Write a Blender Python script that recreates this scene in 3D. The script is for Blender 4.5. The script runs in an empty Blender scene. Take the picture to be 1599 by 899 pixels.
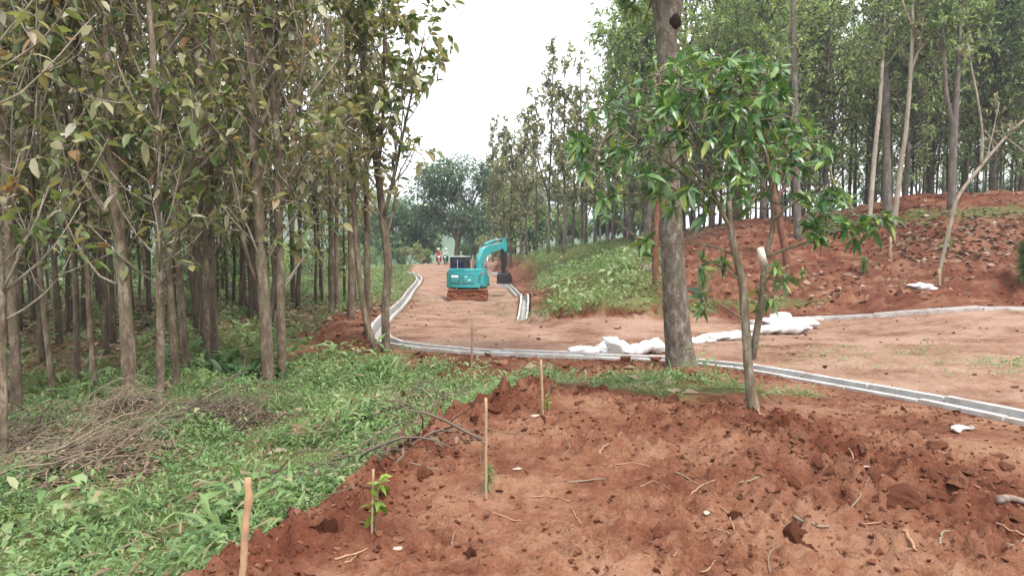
import bpy, bmesh, math, random
import numpy as np
from mathutils import Vector, Matrix

# ------------------------------------------------------------------ camera, sky, sun, exposure
scene = bpy.context.scene
C = scene.collection
CAMZ, F, UC, VC, V0 = 1.65, 1150.0, 799.5, 449.5, 375.0
PITCH = math.atan((VC - V0) / F)
cd = bpy.data.cameras.new('camera')
cam = bpy.data.objects.new('camera', cd); C.objects.link(cam)
cd.sensor_width = 36.0; cd.lens = F / 1599 * 36.0
cd.clip_start = 0.05; cd.clip_end = 8000
HAZE = 0.0006
cam.location = (0, 0, CAMZ)
cam.rotation_euler = (math.pi / 2 - PITCH, 0, 0)
scene.camera = cam

SUN_EL, SUN_AZ = 58.0, 150.0          # high soft sun behind thin cloud, from behind and right of the camera
world = bpy.data.worlds.new('World'); scene.world = world; world.use_nodes = True
wn = world.node_tree.nodes; wl = world.node_tree.links; wn.clear()
sky = wn.new('ShaderNodeTexSky'); sky.sky_type = 'NISHITA'; sky.sun_disc = False
sky.sun_elevation = math.radians(SUN_EL); sky.sun_rotation = math.radians(SUN_AZ)
sky.dust_density = 4.0
bg1 = wn.new('ShaderNodeBackground'); bg1.inputs[1].default_value = 0.10
wl.new(sky.outputs[0], bg1.inputs[0])
bg2 = wn.new('ShaderNodeBackground'); bg2.inputs[0].default_value = (0.97, 0.985, 1.0, 1); bg2.inputs[1].default_value = 0.78
mx = wn.new('ShaderNodeMixShader'); mx.inputs[0].default_value = 0.85     # a closed white overcast
wl.new(bg1.outputs[0], mx.inputs[1]); wl.new(bg2.outputs[0], mx.inputs[2])
wo = wn.new('ShaderNodeOutputWorld'); wl.new(mx.outputs[0], wo.inputs[0])

sd = bpy.data.lights.new('sun', 'SUN'); sd.energy = 1.5; sd.angle = math.radians(10); sd.color = (1.0, 0.95, 0.87)
sun = bpy.data.objects.new('sun', sd); C.objects.link(sun)
a, e = math.radians(SUN_AZ), math.radians(SUN_EL)
sdir = Vector((math.sin(a) * math.cos(e), math.cos(a) * math.cos(e), math.sin(e)))
sun.rotation_euler = sdir.to_track_quat('Z', 'Y').to_euler()
sun.location = (0, 0, 60)

scene.view_settings.view_transform = 'Standard'; scene.view_settings.look = 'None'
scene.view_settings.gamma = 1.0; scene.view_settings.exposure = 1.75
scene.view_settings.use_curve_mapping = False
scene.render.engine = 'CYCLES'
cy = scene.cycles
cy.max_bounces = 6; cy.diffuse_bounces = 4; cy.glossy_bounces = 2; cy.transmission_bounces = 4; cy.volume_bounces = 0
cy.transparent_max_bounces = 4; cy.caustics_reflective = False; cy.caustics_refractive = False
cy.use_denoising = True
cy.use_adaptive_sampling = True; cy.adaptive_threshold = 0.02

# ------------------------------------------------------------------ helpers: projection, noise
cp, sp = math.cos(PITCH), math.sin(PITCH)
def ray(u, v):
    cx, cyy = (u - UC) / F, -(v - VC) / F
    return np.array([cx, cp + sp * cyy, -sp + cp * cyy])
def P(u, v, d):
    r = ray(u, v); r = r * (d / r[1]); return np.array([r[0], r[1], r[2] + CAMZ])

def _h(ix, iy, s):
    n = (ix.astype(np.int64) * 374761393 + iy.astype(np.int64) * 668265263 + s * 974634777) & 0x7fffffff
    n = ((n ^ (n >> 13)) * 1274126177) & 0x7fffffff
    n = n ^ (n >> 16)
    return (n & 0xffff) / 65535.0 * 2 * math.pi
def pn(x, y, s=0):
    x0, y0 = np.floor(x), np.floor(y); fx, fy = x - x0, y - y0
    ux, uy = fx * fx * fx * (fx * (fx * 6 - 15) + 10), fy * fy * fy * (fy * (fy * 6 - 15) + 10)
    def g(i, j):
        t = _h(x0 + i, y0 + j, s); return np.cos(t) * (fx - i) + np.sin(t) * (fy - j)
    n0 = g(0, 0) * (1 - ux) + g(1, 0) * ux; n1 = g(0, 1) * (1 - ux) + g(1, 1) * ux
    return (n0 * (1 - uy) + n1 * uy) * 1.4
def fbm(x, y, s=0, o=4, gain=.5, ridge=False):
    t = 0; a_ = 1.0
    for i in range(o):
        n = pn(x, y, s + i * 7)
        t = t + a_ * ((1 - 2 * np.abs(n)) if ridge else n); a_ *= gain; x = x * 2.03 + 3.1; y = y * 2.03 - 1.7
    return t
def sstep(a_, b_, x):
    t = np.clip((x - a_) / (b_ - a_), 0, 1); return t * t * (3 - 2 * t)

# ------------------------------------------------------------------ helpers: objects
def tag(o, label=None, cat=None, group=None, kind=None):
    if label: o['label'] = label
    if cat: o['category'] = cat
    if group: o['group'] = group
    if kind: o['kind'] = kind
    return o
def link(o, parent=None):
    C.objects.link(o)
    if parent is not None: o.parent = parent
    return o
def empty(name, loc=(0, 0, 0), rz=0, parent=None):
    o = bpy.data.objects.new(name, None); o.location = loc; o.rotation_euler = (0, 0, rz); o.empty_display_size = .2
    return link(o, parent)
def npmesh(name, V, faces, mats=(), smooth=False, tint=None, extra=None, mi=None):
    """faces: list of (n,k) int arrays"""
    me = bpy.data.meshes.new(name)
    V = np.asarray(V, np.float32)
    if isinstance(faces, np.ndarray): faces = [faces]
    faces = [f for f in faces if len(f)]
    me.vertices.add(len(V)); me.vertices.foreach_set('co', V.ravel())
    idx = np.concatenate([f.ravel() for f in faces]).astype(np.int32)
    tot = np.concatenate([np.full(len(f), f.shape[1]) for f in faces]).astype(np.int32)
    st = np.concatenate([[0], np.cumsum(tot)[:-1]]).astype(np.int32)
    me.loops.add(len(idx)); me.loops.foreach_set('vertex_index', idx)
    me.polygons.add(len(tot)); me.polygons.foreach_set('loop_start', st)
    if mi is not None: me.polygons.foreach_set('material_index', np.asarray(mi, np.int32))
    me.polygons.foreach_set('use_smooth', np.full(len(tot), bool(smooth)))
    for m in mats: me.materials.append(m)
    ex = dict(extra or {})
    if tint is not None: ex['tint'] = tint
    for k, val in ex.items():
        at = me.attributes.new(k, 'FLOAT', 'POINT'); at.data.foreach_set('value', np.asarray(val, np.float32))
    me.update(calc_edges=True); me.validate()
    return me
def mobj(name, me, parent=None, loc=None, rot=None):
    o = bpy.data.objects.new(name, me)
    if loc is not None: o.location = loc
    if rot is not None: o.rotation_euler = rot
    return link(o, parent)

def tube(path, radii, n=8, seed=0, bump=0.0):
    """swept tube; returns verts, quads"""
    path = np.asarray(path, float); radii = np.asarray(radii, float); m = len(path)
    T = np.gradient(path, axis=0); T /= np.linalg.norm(T, axis=1)[:, None] + 1e-9
    ref = np.array([0.31, 0.95, 0.05]) if abs(T[:, 2]).mean() > .6 else np.array([0.05, 0.1, 1.0])
    A = np.cross(T, ref); A /= np.linalg.norm(A, axis=1)[:, None] + 1e-9
    B = np.cross(T, A)
    th = np.arange(n) * 2 * math.pi / n
    R = radii[:, None] * np.ones(n)[None]
    if bump: 
        rr = np.random.RandomState(seed); R = R * (1 + bump * rr.randn(m, n))
    V = path[:, None] + R[..., None] * (np.cos(th)[None, :, None] * A[:, None] + np.sin(th)[None, :, None] * B[:, None])
    V = V.reshape(-1, 3)
    i = np.arange(m - 1)[:, None] * n; j = np.arange(n)[None]; k = (j + 1) % n
    Q = np.stack([i + j, i + k, i + n + k, i + n + j], -1).reshape(-1, 4)
    V = np.vstack([V, path[-1:] + T[-1:] * radii[-1] * .3, path[:1] - T[:1] * radii[0] * .3])
    c, c2 = m * n, m * n + 1
    jj = np.arange(n); kk = (jj + 1) % n
    capQ = np.stack([(m - 1) * n + jj, (m - 1) * n + kk, np.full(n, c), np.full(n, c)], -1)
    T3 = np.vstack([capQ[:, :3], np.stack([kk, jj, np.full(n, c2)], -1)])
    return V, Q, T3
class Geo:
    def __init__(s): s.V = []; s.Q = []; s.T = []; s.t = []; s.n = 0
    def add(s, V, Q=None, T=None, tint=None):
        s.V.append(V)
        if Q is not None: s.Q.append(Q + s.n)
        if T is not None: s.T.append(T + s.n)
        s.t.append(np.full(len(V), .5) if tint is None else tint); s.n += len(V)
    def tube(s, path, radii, n=8, tint=None, bump=0, seed=0):
        V, Q, T = tube(path, radii, n, seed, bump); s.add(V, Q, T, None if tint is None else np.full(len(V), tint))
    def mesh(s, name, mats, smooth=True):
        fs = []
        if s.Q: fs.append(np.vstack(s.Q))
        if s.T: fs.append(np.vstack(s.T))
        return npmesh(name, np.vstack(s.V), fs, mats, smooth, tint=np.concatenate(s.t))
def resample(pts, n):
    pts = np.asarray(pts, float)
    if len(pts) > 2:                                      # Catmull-Rom smoothing
        q = np.vstack([2 * pts[0] - pts[1], pts, 2 * pts[-1] - pts[-2]]); out = []
        for i in range(1, len(q) - 2):
            for t in np.linspace(0, 1, 8, endpoint=False):
                p0, p1, p2, p3 = q[i - 1], q[i], q[i + 1], q[i + 2]
                out.append(.5 * (2 * p1 + (p2 - p0) * t + (2 * p0 - 5 * p1 + 4 * p2 - p3) * t * t + (3 * p1 - p0 - 3 * p2 + p3) * t ** 3))
        out.append(pts[-1]); pts = np.array(out)
    s = np.concatenate([[0], np.cumsum(np.linalg.norm(np.diff(pts, axis=0), axis=1))])
    t = np.linspace(0, s[-1], n)
    return np.stack([np.interp(t, s, pts[:, k]) for k in range(pts.shape[1])], -1)

# leaf templates: (along, side, normal)
TPL = {
 'five': (np.array([[0, 0, 0], [.45, .5, .10], [.45, 0, 0], [.45, -.5, .10], [1, 0, 0]]),
          np.array([[0, 2, 1], [0, 3, 2], [1, 2, 4], [2, 3, 4]])),
 'eight': (np.array([[0, 0, 0], [.28, .42, .09], [.28, 0, 0], [.28, -.42, .09], [.64, .40, .08], [.64, 0, 0], [.64, -.40, .08], [1, 0, 0]]),
          np.array([[0, 2, 1], [0, 3, 2], [1, 2, 5], [1, 5, 4], [2, 3, 6], [2, 6, 5], [4, 5, 7], [5, 6, 7]])),
 'four': (np.array([[0, 0, 0], [.5, .5, .06], [.5, -.5, .06], [1, 0, 0]]), np.array([[0, 2, 1], [1, 2, 3]])),
}
def leaves(pos, D, L, W, rng, droop=.35, tpl='five', upj=.5, tint=None):
    """scatter leaves: base positions, directions, lengths, widths -> V, T, tint"""
    pos = np.asarray(pos, float); N = len(pos)
    D = D / (np.linalg.norm(D, axis=1)[:, None] + 1e-9)
    U = np.array([0, 0, 1.0])[None] + rng.randn(N, 3) * upj
    S = np.cross(D, U); S /= np.linalg.norm(S, axis=1)[:, None] + 1e-9
    Nn = np.cross(S, D)
    tv, tt = TPL[tpl]; k = len(tv)
    a_ = tv[:, 0][None] * np.ones((N, 1)); L = np.broadcast_to(L, (N,)); W = np.broadcast_to(W, (N,))
    V = pos[:, None] + D[:, None] * (a_ * L[:, None])[..., None] \
        + S[:, None] * (tv[:, 1][None] * W[:, None])[..., None] + Nn[:, None] * (tv[:, 2][None] * W[:, None])[..., None]
    dr = np.broadcast_to(droop, (N,)) * rng.uniform(.5, 1.4, N)
    V[..., 2] -= (a_ ** 2) * (dr * L)[:, None]
    T = (tt[None] + (np.arange(N) * k)[:, None, None]).reshape(-1, 3)
    if tint is None: tint = rng.rand(N)
    return V.reshape(-1, 3), T, np.repeat(tint, k)

# ------------------------------------------------------------------ helpers: materials
def newmat(name):
    m = bpy.data.materials.new(name); m.use_nodes = True
    nt = m.node_tree; b = nt.nodes['Principled BSDF']; o = nt.nodes['Material Output']
    return m, nt, b, o
def ramp(nt, fac, cols):
    r = nt.nodes.new('ShaderNodeValToRGB'); el = r.color_ramp.elements
    while len(el) < len(cols): el.new(.5)
    for i, (p_, c_) in enumerate(cols): el[i].position = p_; el[i].color = (*c_, 1)
    if fac is not None: nt.links.new(fac, r.inputs[0])
    return r
def noise(nt, scale, detail=5, rough=.55, vec=None):
    n = nt.nodes.new('ShaderNodeTexNoise'); n.inputs['Scale'].default_value = scale
    n.inputs['Detail'].default_value = detail; n.inputs['Roughness'].default_value = rough
    if vec is not None: nt.links.new(vec, n.inputs['Vector'])
    return n
def coords(nt, which='Object', scale=None):
    t = nt.nodes.new('ShaderNodeTexCoord')
    if scale is None: return t.outputs[which]
    mp = nt.nodes.new('ShaderNodeMapping'); mp.inputs['Scale'].default_value = scale
    nt.links.new(t.outputs[which], mp.inputs['Vector']); return mp.outputs[0]
def mix(nt, fac, a_, b_, mode='MIX'):
    n = nt.nodes.new('ShaderNodeMix'); n.data_type = 'RGBA'; n.blend_type = mode
    if isinstance(fac, (int, float)): n.inputs[0].default_value = fac
    else: nt.links.new(fac, n.inputs[0])
    for s_, x in ((6, a_), (7, b_)):
        if isinstance(x, tuple): n.inputs[s_].default_value = (*x, 1)
        else: nt.links.new(x, n.inputs[s_])
    return n.outputs[2]
def math_(nt, op, a_, b_=None, c_=None):
    n = nt.nodes.new('ShaderNodeMath'); n.operation = op
    for i, x in enumerate((a_, b_, c_)):
        if x is None: continue
        if isinstance(x, (int, float)): n.inputs[i].default_value = x
        else: nt.links.new(x, n.inputs[i])
    return n.outputs[0]
def attr(nt, name):
    n = nt.nodes.new('ShaderNodeAttribute'); n.attribute_name = name; return n.outputs['Fac']
def bump(nt, b, h, strength=.5, dist=.02):
    n = nt.nodes.new('ShaderNodeBump'); n.inputs['Strength'].default_value = strength; n.inputs['Distance'].default_value = dist
    nt.links.new(h, n.inputs['Height']); nt.links.new(n.outputs[0], b.inputs['Normal'])

def leaf_mat(name, cols, rough=.5, trans=.35, spec=.4, obj_rand=.25, tcol=None):
    m, nt, b, o = newmat(name)
    t = attr(nt, 'tint')
    oi = nt.nodes.new('ShaderNodeObjectInfo')
    f = math_(nt, 'ADD', t, math_(nt, 'MULTIPLY', math_(nt, 'SUBTRACT', oi.outputs['Random'], .5), obj_rand))
    r = ramp(nt, f, cols)
    n = noise(nt, 9.0, 3, vec=coords(nt))
    col = mix(nt, math_(nt, 'MULTIPLY', n.outputs[0], .5), r.outputs[0], (.5, .5, .5), 'SOFT_LIGHT')
    nt.links.new(col, b.inputs['Base Color'])
    b.inputs['Roughness'].default_value = rough; b.inputs['Specular IOR Level'].default_value = spec
    tr = nt.nodes.new('ShaderNodeBsdfTranslucent')
    nt.links.new(mix(nt, 1.0, col, tcol or (1.0, 1.0, .55), 'MULTIPLY'), tr.inputs[0])
    ms = nt.nodes.new('ShaderNodeMixShader'); ms.inputs[0].default_value = trans
    nt.links.new(b.outputs[0], ms.inputs[1]); nt.links.new(tr.outputs[0], ms.inputs[2]); nt.links.new(ms.outputs[0], o.inputs[0])
    return m
def bark_mat(name, dark, mid, pale, scale=6.0, moss=None, zs=.35, bstr=.6):
    m, nt, b, o = newmat(name)
    v = coords(nt, 'Object', (1, 1, zs))
    n1 = noise(nt, scale, 6, .62, v); n2 = noise(nt, scale * 6, 4, .6, v)
    vo = nt.nodes.new('ShaderNodeTexVoronoi'); vo.inputs['Scale'].default_value = scale * 3.0; nt.links.new(v, vo.inputs['Vector'])
    f = math_(nt, 'ADD', math_(nt, 'MULTIPLY', n1.outputs[0], .75), math_(nt, 'MULTIPLY', n2.outputs[0], .3))
    r = ramp(nt, f, [(.36, dark), (.52, mid), (.68, pale)])
    col = r.outputs[0]
    cr_ = ramp(nt, vo.outputs['Distance'], [(.05, (0, 0, 0)), (.35, (1, 1, 1))])
    col = mix(nt, .55, col, mix(nt, cr_.outputs[0], dark, col))
    oi = nt.nodes.new('ShaderNodeObjectInfo')
    col = mix(nt, math_(nt, 'MULTIPLY', oi.outputs['Random'], .45), col, tuple(x * .55 for x in mid))
    if moss:
        n3 = noise(nt, 1.6, 4, .6, coords(nt)); mf = ramp(nt, n3.outputs[0], [(.5, (0, 0, 0)), (.66, (1, 1, 1))])
        col = mix(nt, math_(nt, 'MULTIPLY', mf.outputs[0], .55), col, moss)
    nt.links.new(col, b.inputs['Base Color']); b.inputs['Roughness'].default_value = .9; b.inputs['Specular IOR Level'].default_value = .15
    h = math_(nt, 'ADD', f, math_(nt, 'MULTIPLY', vo.outputs['Distance'], .5))
    bump(nt, b, h, bstr, .02)
    return m
def flat_mat(name, col, rough=.5, metal=0, var=.0, scale=8, spec=.5, dirt=None, dirt_amt=.5, bstr=0.0):
    m, nt, b, o = newmat(name)
    b.inputs['Roughness'].default_value = rough; b.inputs['Metallic'].default_value = metal; b.inputs['Specular IOR Level'].default_value = spec
    v = coords(nt); n = noise(nt, scale, 5, .6, v)
    c_ = mix(nt, n.outputs[0], tuple(x * (1 - var) for x in col), tuple(min(1, x * (1 + var)) for x in col))
    if dirt:
        n2 = noise(nt, scale * .6, 6, .65, v)
        df = ramp(nt, n2.outputs[0], [(.42, (0, 0, 0)), (.68, (1, 1, 1))])
        c_ = mix(nt, math_(nt, 'MULTIPLY', df.outputs[0], dirt_amt), c_, dirt)
    nt.links.new(c_, b.inputs['Base Color'])
    if bstr: bump(nt, b, n.outputs[0], bstr, .01)
    return m
# ------------------------------------------------------------------ terrain: survey points -> thin-plate surface
SUR = [(800, 899, 3.62), (1599, 899, 3.62), (400, 899, 3.72), (1200, 750, 4.9), (850, 612, 7.4), (720, 652, 6.9), (640, 722, 5.85), (540, 800, 4.8),
 (1175, 632, 7.4), (1060, 570, 10.7), (1000, 600, 9.2), (1400, 700, 5.85), (1599, 760, 4.95), (1599, 655, 7.2), (1300, 598, 9.5), (1110, 568, 11.6),
 (1035, 562, 12.3), (880, 556, 13.3), (720, 547, 14.7), (640, 540, 15.7), (605, 527, 17.4), (592, 505, 22.0), (612, 487, 27.0), (728, 470, 40.0), (640, 456, 46),
 (655, 437, 58), (640, 425, 68), (685, 413, 80), (762, 425, 68), (800, 440, 56), (815, 465, 42.5), (832, 495, 28), (800, 510, 21.5), (1000, 520, 17.9), (1200, 540, 14.3),
 (1400, 560, 12.1), (1599, 600, 9.6), (1110, 507, 20), (1270, 497, 21.2), (1599, 483, 23.0),
 (830, 595, 10.3), (950, 586, 10.4), (900, 492, 22.5), (1000, 488, 21.3), (900, 446, 32), (850, 404, 62), (870, 395, 66), (950, 391, 58), (960, 416, 44), (1020, 424, 33), (1000, 400, 46), (800, 415, 68),
 (1250, 470, 24), (1100, 480, 23), (1100, 430, 31), (1250, 425, 33), (1430, 450, 27), (1400, 412, 34), (1500, 402, 33), (1500, 335, 37), (1500, 327, 39), (1599, 326, 38), (1599, 395, 33),
 (1500, 310, 42), (1599, 305, 42), (1420, 310, 43), (1400, 335, 41), (1300, 368, 42), (1300, 395, 37), (1180, 345, 44), (1180, 390, 36), (1100, 378, 43), (1040, 395, 40),
 (1540, 462, 22), (450, 640, 10.2), (250, 700, 8.7), (100, 800, 6.6), (0, 899, 5.2), (300, 870, 4.95), (560, 640, 9.9), (650, 610, 11), (205, 622, 12.0), (415, 592, 13.0), (590, 547, 15.2), (545, 492, 24),
 (480, 530, 18), (330, 560, 15.6), (300, 500, 24.5), (100, 600, 14), (0, 720, 8.9), (50, 520, 23.5), (200, 450, 46), (400, 430, 60), (0, 450, 55), (560, 430, 60), (620, 415, 76)]
pts = np.array([P(*s) for s in SUR])
ANC = np.array([(-3, 0, -.25), (0, 0, 0), (4, 0, 0), (-8, -2, -.8), (10, -4, 0), (0, -14, .2), (-14, -12, -1), (16, -14, .3), (14, 4, -.05), (24, 16, .5), (-16, 6, -1.6), (-30, 25, -2.6), (-45, 60, -4.5),
  (-20, 95, -2.5), (0, 110, -.8), (22, 95, 2.6), (35, 70, 4.2), (50, 60, 4.8), (40, 110, 4.0), (80, 80, 5.5), (60, 35, 4.6), (-70, 20, -6), (-60, 120, -8), (10, 150, -3), (60, 150, 3), (100, 20, 5), (28, 50, 3.9), (20, 52, 3.3), (12, 52, 2.0)], float)
pts = np.vstack([pts, ANC])
def _phi(r2): return .5 * r2 * np.log(r2 + 1e-9)
# anisotropic metric: work in a space where far metres count less
def _w(x, y):
    s = 1.0 / np.sqrt(1 + (np.maximum(y, 0) / 9.0)); return x * (.35 + .65 * s), np.where(y > 0, 18 * (np.sqrt(1 + np.maximum(y, 0) / 9.0) - 1), y)
_px, _py = _w(pts[:, 0], pts[:, 1])
n_ = len(pts)
K = _phi((_px[:, None] - _px[None]) ** 2 + (_py[:, None] - _py[None]) ** 2) + np.eye(n_) * .25
Pm = np.stack([np.ones(n_), _px, _py], 1)
M_ = np.block([[K, Pm], [Pm.T, np.zeros((3, 3))]])
sol = np.linalg.solve(M_, np.concatenate([pts[:, 2], np.zeros(3)]))
def hbase(x, y):
    x = np.asarray(x, float); y = np.asarray(y, float); shp = x.shape; x = x.ravel(); y = y.ravel()
    xc = np.clip(x, -75, 105); yc = np.clip(y, -14, 150)
    wx, wy = _w(xc, yc); out = np.empty(len(x))
    for i in range(0, len(x), 40000):
        s = slice(i, i + 40000)
        r2 = (wx[s, None] - _px[None]) ** 2 + (wy[s, None] - _py[None]) ** 2
        out[s] = _phi(r2) @ sol[:n_] + sol[n_] + sol[n_ + 1] * wx[s] + sol[n_ + 2] * wy[s]
    far = np.hypot(x - xc, y - yc)
    out = out - 6 * sstep(0, 200, far) - .01 * far
    return out.reshape(shp)
def GB(u, v, hf=hbase, dmin=2.5, dmax=140):
    """first ground hit along a sight line"""
    r = ray(u, v); r = r / r[1]
    d = np.geomspace(dmin, dmax, 900)
    dz = CAMZ + r[2] * d - hf(r[0] * d, d)
    k = np.argmax(dz < 0) if (dz < 0).any() else len(d) - 1
    if k > 0 and dz[k] < 0:
        t = dz[k - 1] / (dz[k - 1] - dz[k]); dd = d[k - 1] + t * (d[k] - d[k - 1])
    else: dd = d[k]
    return np.array([r[0] * dd, dd])

def polyline(px): return np.array([GB(u, v) for u, v in px])
def seg_dist(x, y, pl):
    """distance to polyline"""
    best = np.full(x.shape, 1e9)
    if x.size > 5000:                                     # far away from the line the exact distance does not matter
        lo, hi = pl.min(0) - 4, pl.max(0) + 4
        s = (x > lo[0]) & (x < hi[0]) & (y > lo[1]) & (y < hi[1])
        if not s.all():
            best[s] = _sd(x[s], y[s], pl); return np.where(s, best, 50.0)
    return _sd(x, y, pl)
def _sd(x, y, pl):
    best = np.full(x.shape, 1e9)
    for (ax, ay), (bx, by) in zip(pl[:-1], pl[1:]):
        vx, vy = bx - ax, by - ay; L2 = vx * vx + vy * vy + 1e-12
        t = np.clip(((x - ax) * vx + (y - ay) * vy) / L2, 0, 1)
        best = np.minimum(best, np.hypot(x - ax - t * vx, y - ay - t * vy))
    return best
def inpoly(x, y, pg):
    c = np.zeros(x.shape, bool); n = len(pg)
    for i in range(n):
        (x1, y1), (x2, y2) = pg[i], pg[(i + 1) % n]
        cond = ((y1 > y) != (y2 > y)) & (x < (x2 - x1) * (y - y1) / (y2 - y1 + 1e-12) + x1)
        c ^= cond
    return c
def sdf(x, y, pg):
    d = seg_dist(x, y, np.vstack([pg, pg[:1]])); return np.where(inpoly(x, y, pg), -d, d)

# drains (plan view)
A_px = [(640, 425), (652, 431), (654, 438), (640, 456), (612, 487), (596, 503), (591, 516), (597, 529), (615, 537), (650, 542), (720, 548), (880, 556), (1035, 562), (1110, 569), (1300, 599), (1450, 626), (1599, 657)]
A_w = resample(polyline(A_px), 80)
dA = A_w[-1] - A_w[-6]; dA /= np.linalg.norm(dA)
A_w = np.vstack([A_w, [A_w[-1] + dA * k * .5 for k in range(1, 9)]])
B_w = resample(polyline([(762, 426), (782, 432), (800, 441), (815, 465), (833, 497)]), 24); B_w = np.stack([np.polyval(np.polyfit(B_w[:, 1], B_w[:, 0], 2), np.linspace(B_w[0, 1], B_w[-1, 1], 24)), np.linspace(B_w[0, 1], B_w[-1, 1], 24)], 1)
C_w = resample(polyline([(1165, 504), (1210, 501), (1270, 497), (1420, 489), (1599, 482)]), 30)
dC = C_w[-1] - C_w[-3]; dC /= np.linalg.norm(dC); C_w = np.vstack([C_w, [C_w[-1] + dC * k * 1. for k in range(1, 9)]])
DRAINS = [A_w, B_w, C_w]

ROAD = np.vstack([A_w, [[20, 8]], [[30, 20]], C_w[::-1], B_w[::-1], [[-1.5, 82], [-2, 110], [-9, 110], [-11, 84]]])
def W(px): return polyline(px)
MOUND = np.vstack([W([(340, 899), (405, 874), (455, 850), (512, 815), (565, 778), (620, 722), (690, 668), (760, 632), (850, 606), (950, 606), (1090, 625), (1150, 622), (1230, 615), (1330, 622)]),
                   A_w[-24:] + np.array([0, -.3]), [[12, -12], [-1.2, -12], [-1.45, 2.0]]])
REDL = W([(470, 535), (500, 505), (560, 480), (620, 480), (640, 430), (600, 415), (590, 470), (600, 540), (720, 549), (880, 557), (1000, 562), (980, 582), (880, 596), (800, 600), (745, 603), (690, 590), (640, 572), (610, 552), (560, 540), (520, 528)])
BANK = W([(838, 492), (880, 496), (1030, 493), (1040, 470), (1025, 425), (1000, 400), (940, 393), (860, 392), (815, 398), (840, 430), (870, 455)])
STRIP = W([(1040, 492), (1080, 473), (1180, 464), (1275, 466), (1270, 474), (1150, 484)])
LEDGE = W([(1400, 338), (1480, 329), (1599, 323), (1599, 334), (1500, 339), (1420, 346)])
FARG = W([(790, 392), (850, 380), (990, 376), (990, 384), (900, 392), (800, 404)])
TRG = W([(940, 596), (1010, 570), (1060, 566), (1110, 580), (1140, 612), (1070, 622), (960, 606)])   # turf round the big trunk
HEAPS = [(1240, 690, .8), (1330, 760, .8), (1420, 770, .75), (1300, 720, .6), (1185, 668, .4), (700, 680, .35), (620, 770, .3)]
heaps = [(*GB(u, v), a_) for u, v, a_ in HEAPS]

def masks(x, y):
    m = {}
    j = fbm(x * 1.3, y * 1.3, 5, 3) * .35 * np.clip(y / 12, .5, 3)
    m['road'] = 1 - sstep(-.1, .25, sdf(x, y, ROAD))
    m['mound'] = 1 - sstep(-.12, .12, sdf(x, y, MOUND) + j * .5)
    redl = 1 - sstep(-.3, .4, sdf(x, y, REDL) + j * 1.6)
    bank = 1 - sstep(-.3, .6, sdf(x, y, BANK) + j * 1.2)
    strip = 1 - sstep(-.2, .4, sdf(x, y, STRIP) + j)
    ledge = 1 - sstep(-.2, .6, sdf(x, y, LEDGE) + j)
    farg = 1 - sstep(-.5, 2., sdf(x, y, FARG) + j)
    trg = (1 - sstep(-.2, .5, sdf(x, y, TRG) + j)) * sstep(-.5, .15, fbm(x * 1.6, y * 1.6, 67, 3))
    # the plantation side: left of drain A / mound
    ax = np.interp(y, A_w[:48, 1][::-1], A_w[:48, 0][::-1])
    near = y < 15.5
    left = np.where(near, 1.0, sstep(.2, -.6, x - ax)) * (1 - m['mound']) * (1 - m['road'])
    left = left * np.where(near & (x > 4.2), 0, 1)
    m['left'] = left
    wood = sstep(.2, 2.5, -x * .55 + (y - 15) * .25 - 4.2 + j * 3)     # deeper in the trees: litter takes over
    patch = fbm(x * .35, y * .35, 21, 3)
    g_left = left * (1 - sstep(.0, 1.2, x) * sstep(-.35, .25, fbm(x * .9, y * .9, 66, 3)) * (y < 15)) * (1 - redl) * np.clip(1 - wood * (0.62 - patch * 1.2), 0, 1)
    bankg = 1 - sstep(-.25, .35, sdf(x, y, BANK) + j * 1.2)
    m['bankg'] = bankg; m['scarp'] = np.exp(-((sdf(x, y, BANK) - .15) / .5) ** 2) * (x > 1.2)
    m['road'] = m['road'] * (1 - m['scarp'])
    m['grass'] = np.clip(np.maximum.reduce([g_left, bankg, strip * .8, ledge, farg, trg * (1 - m['road'])]), 0, 1)
    m['grass'] *= 1 - m['mound']
    m['grass'] = np.maximum(m['grass'], left * sstep(30, 42, y) * .9)
    m['litter'] = np.clip(left * wood * (1 - m['grass'] * .6) * (1 - redl), 0, 1)
    m['redl'] = redl
    m['bank'] = bank; m['ledge'] = ledge
    right = (1 - left) * (1 - m['road']) * (1 - m['mound']); m['right'] = right
    slope = sdf(x, y, W_SLOPE); m['slope'] = 1 - sstep(-.5, 1.0, slope + j)
    back = sstep(43, 48, y + .0 * x) * (x > 2)
    m['litter'] = np.maximum(m['litter'], back * right * .7 * (1 - m['grass']))
    return m
W_SLOPE = W([(1395, 350), (1500, 340), (1599, 338), (1599, 398), (1500, 402), (1420, 404), (1380, 385)])

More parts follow.
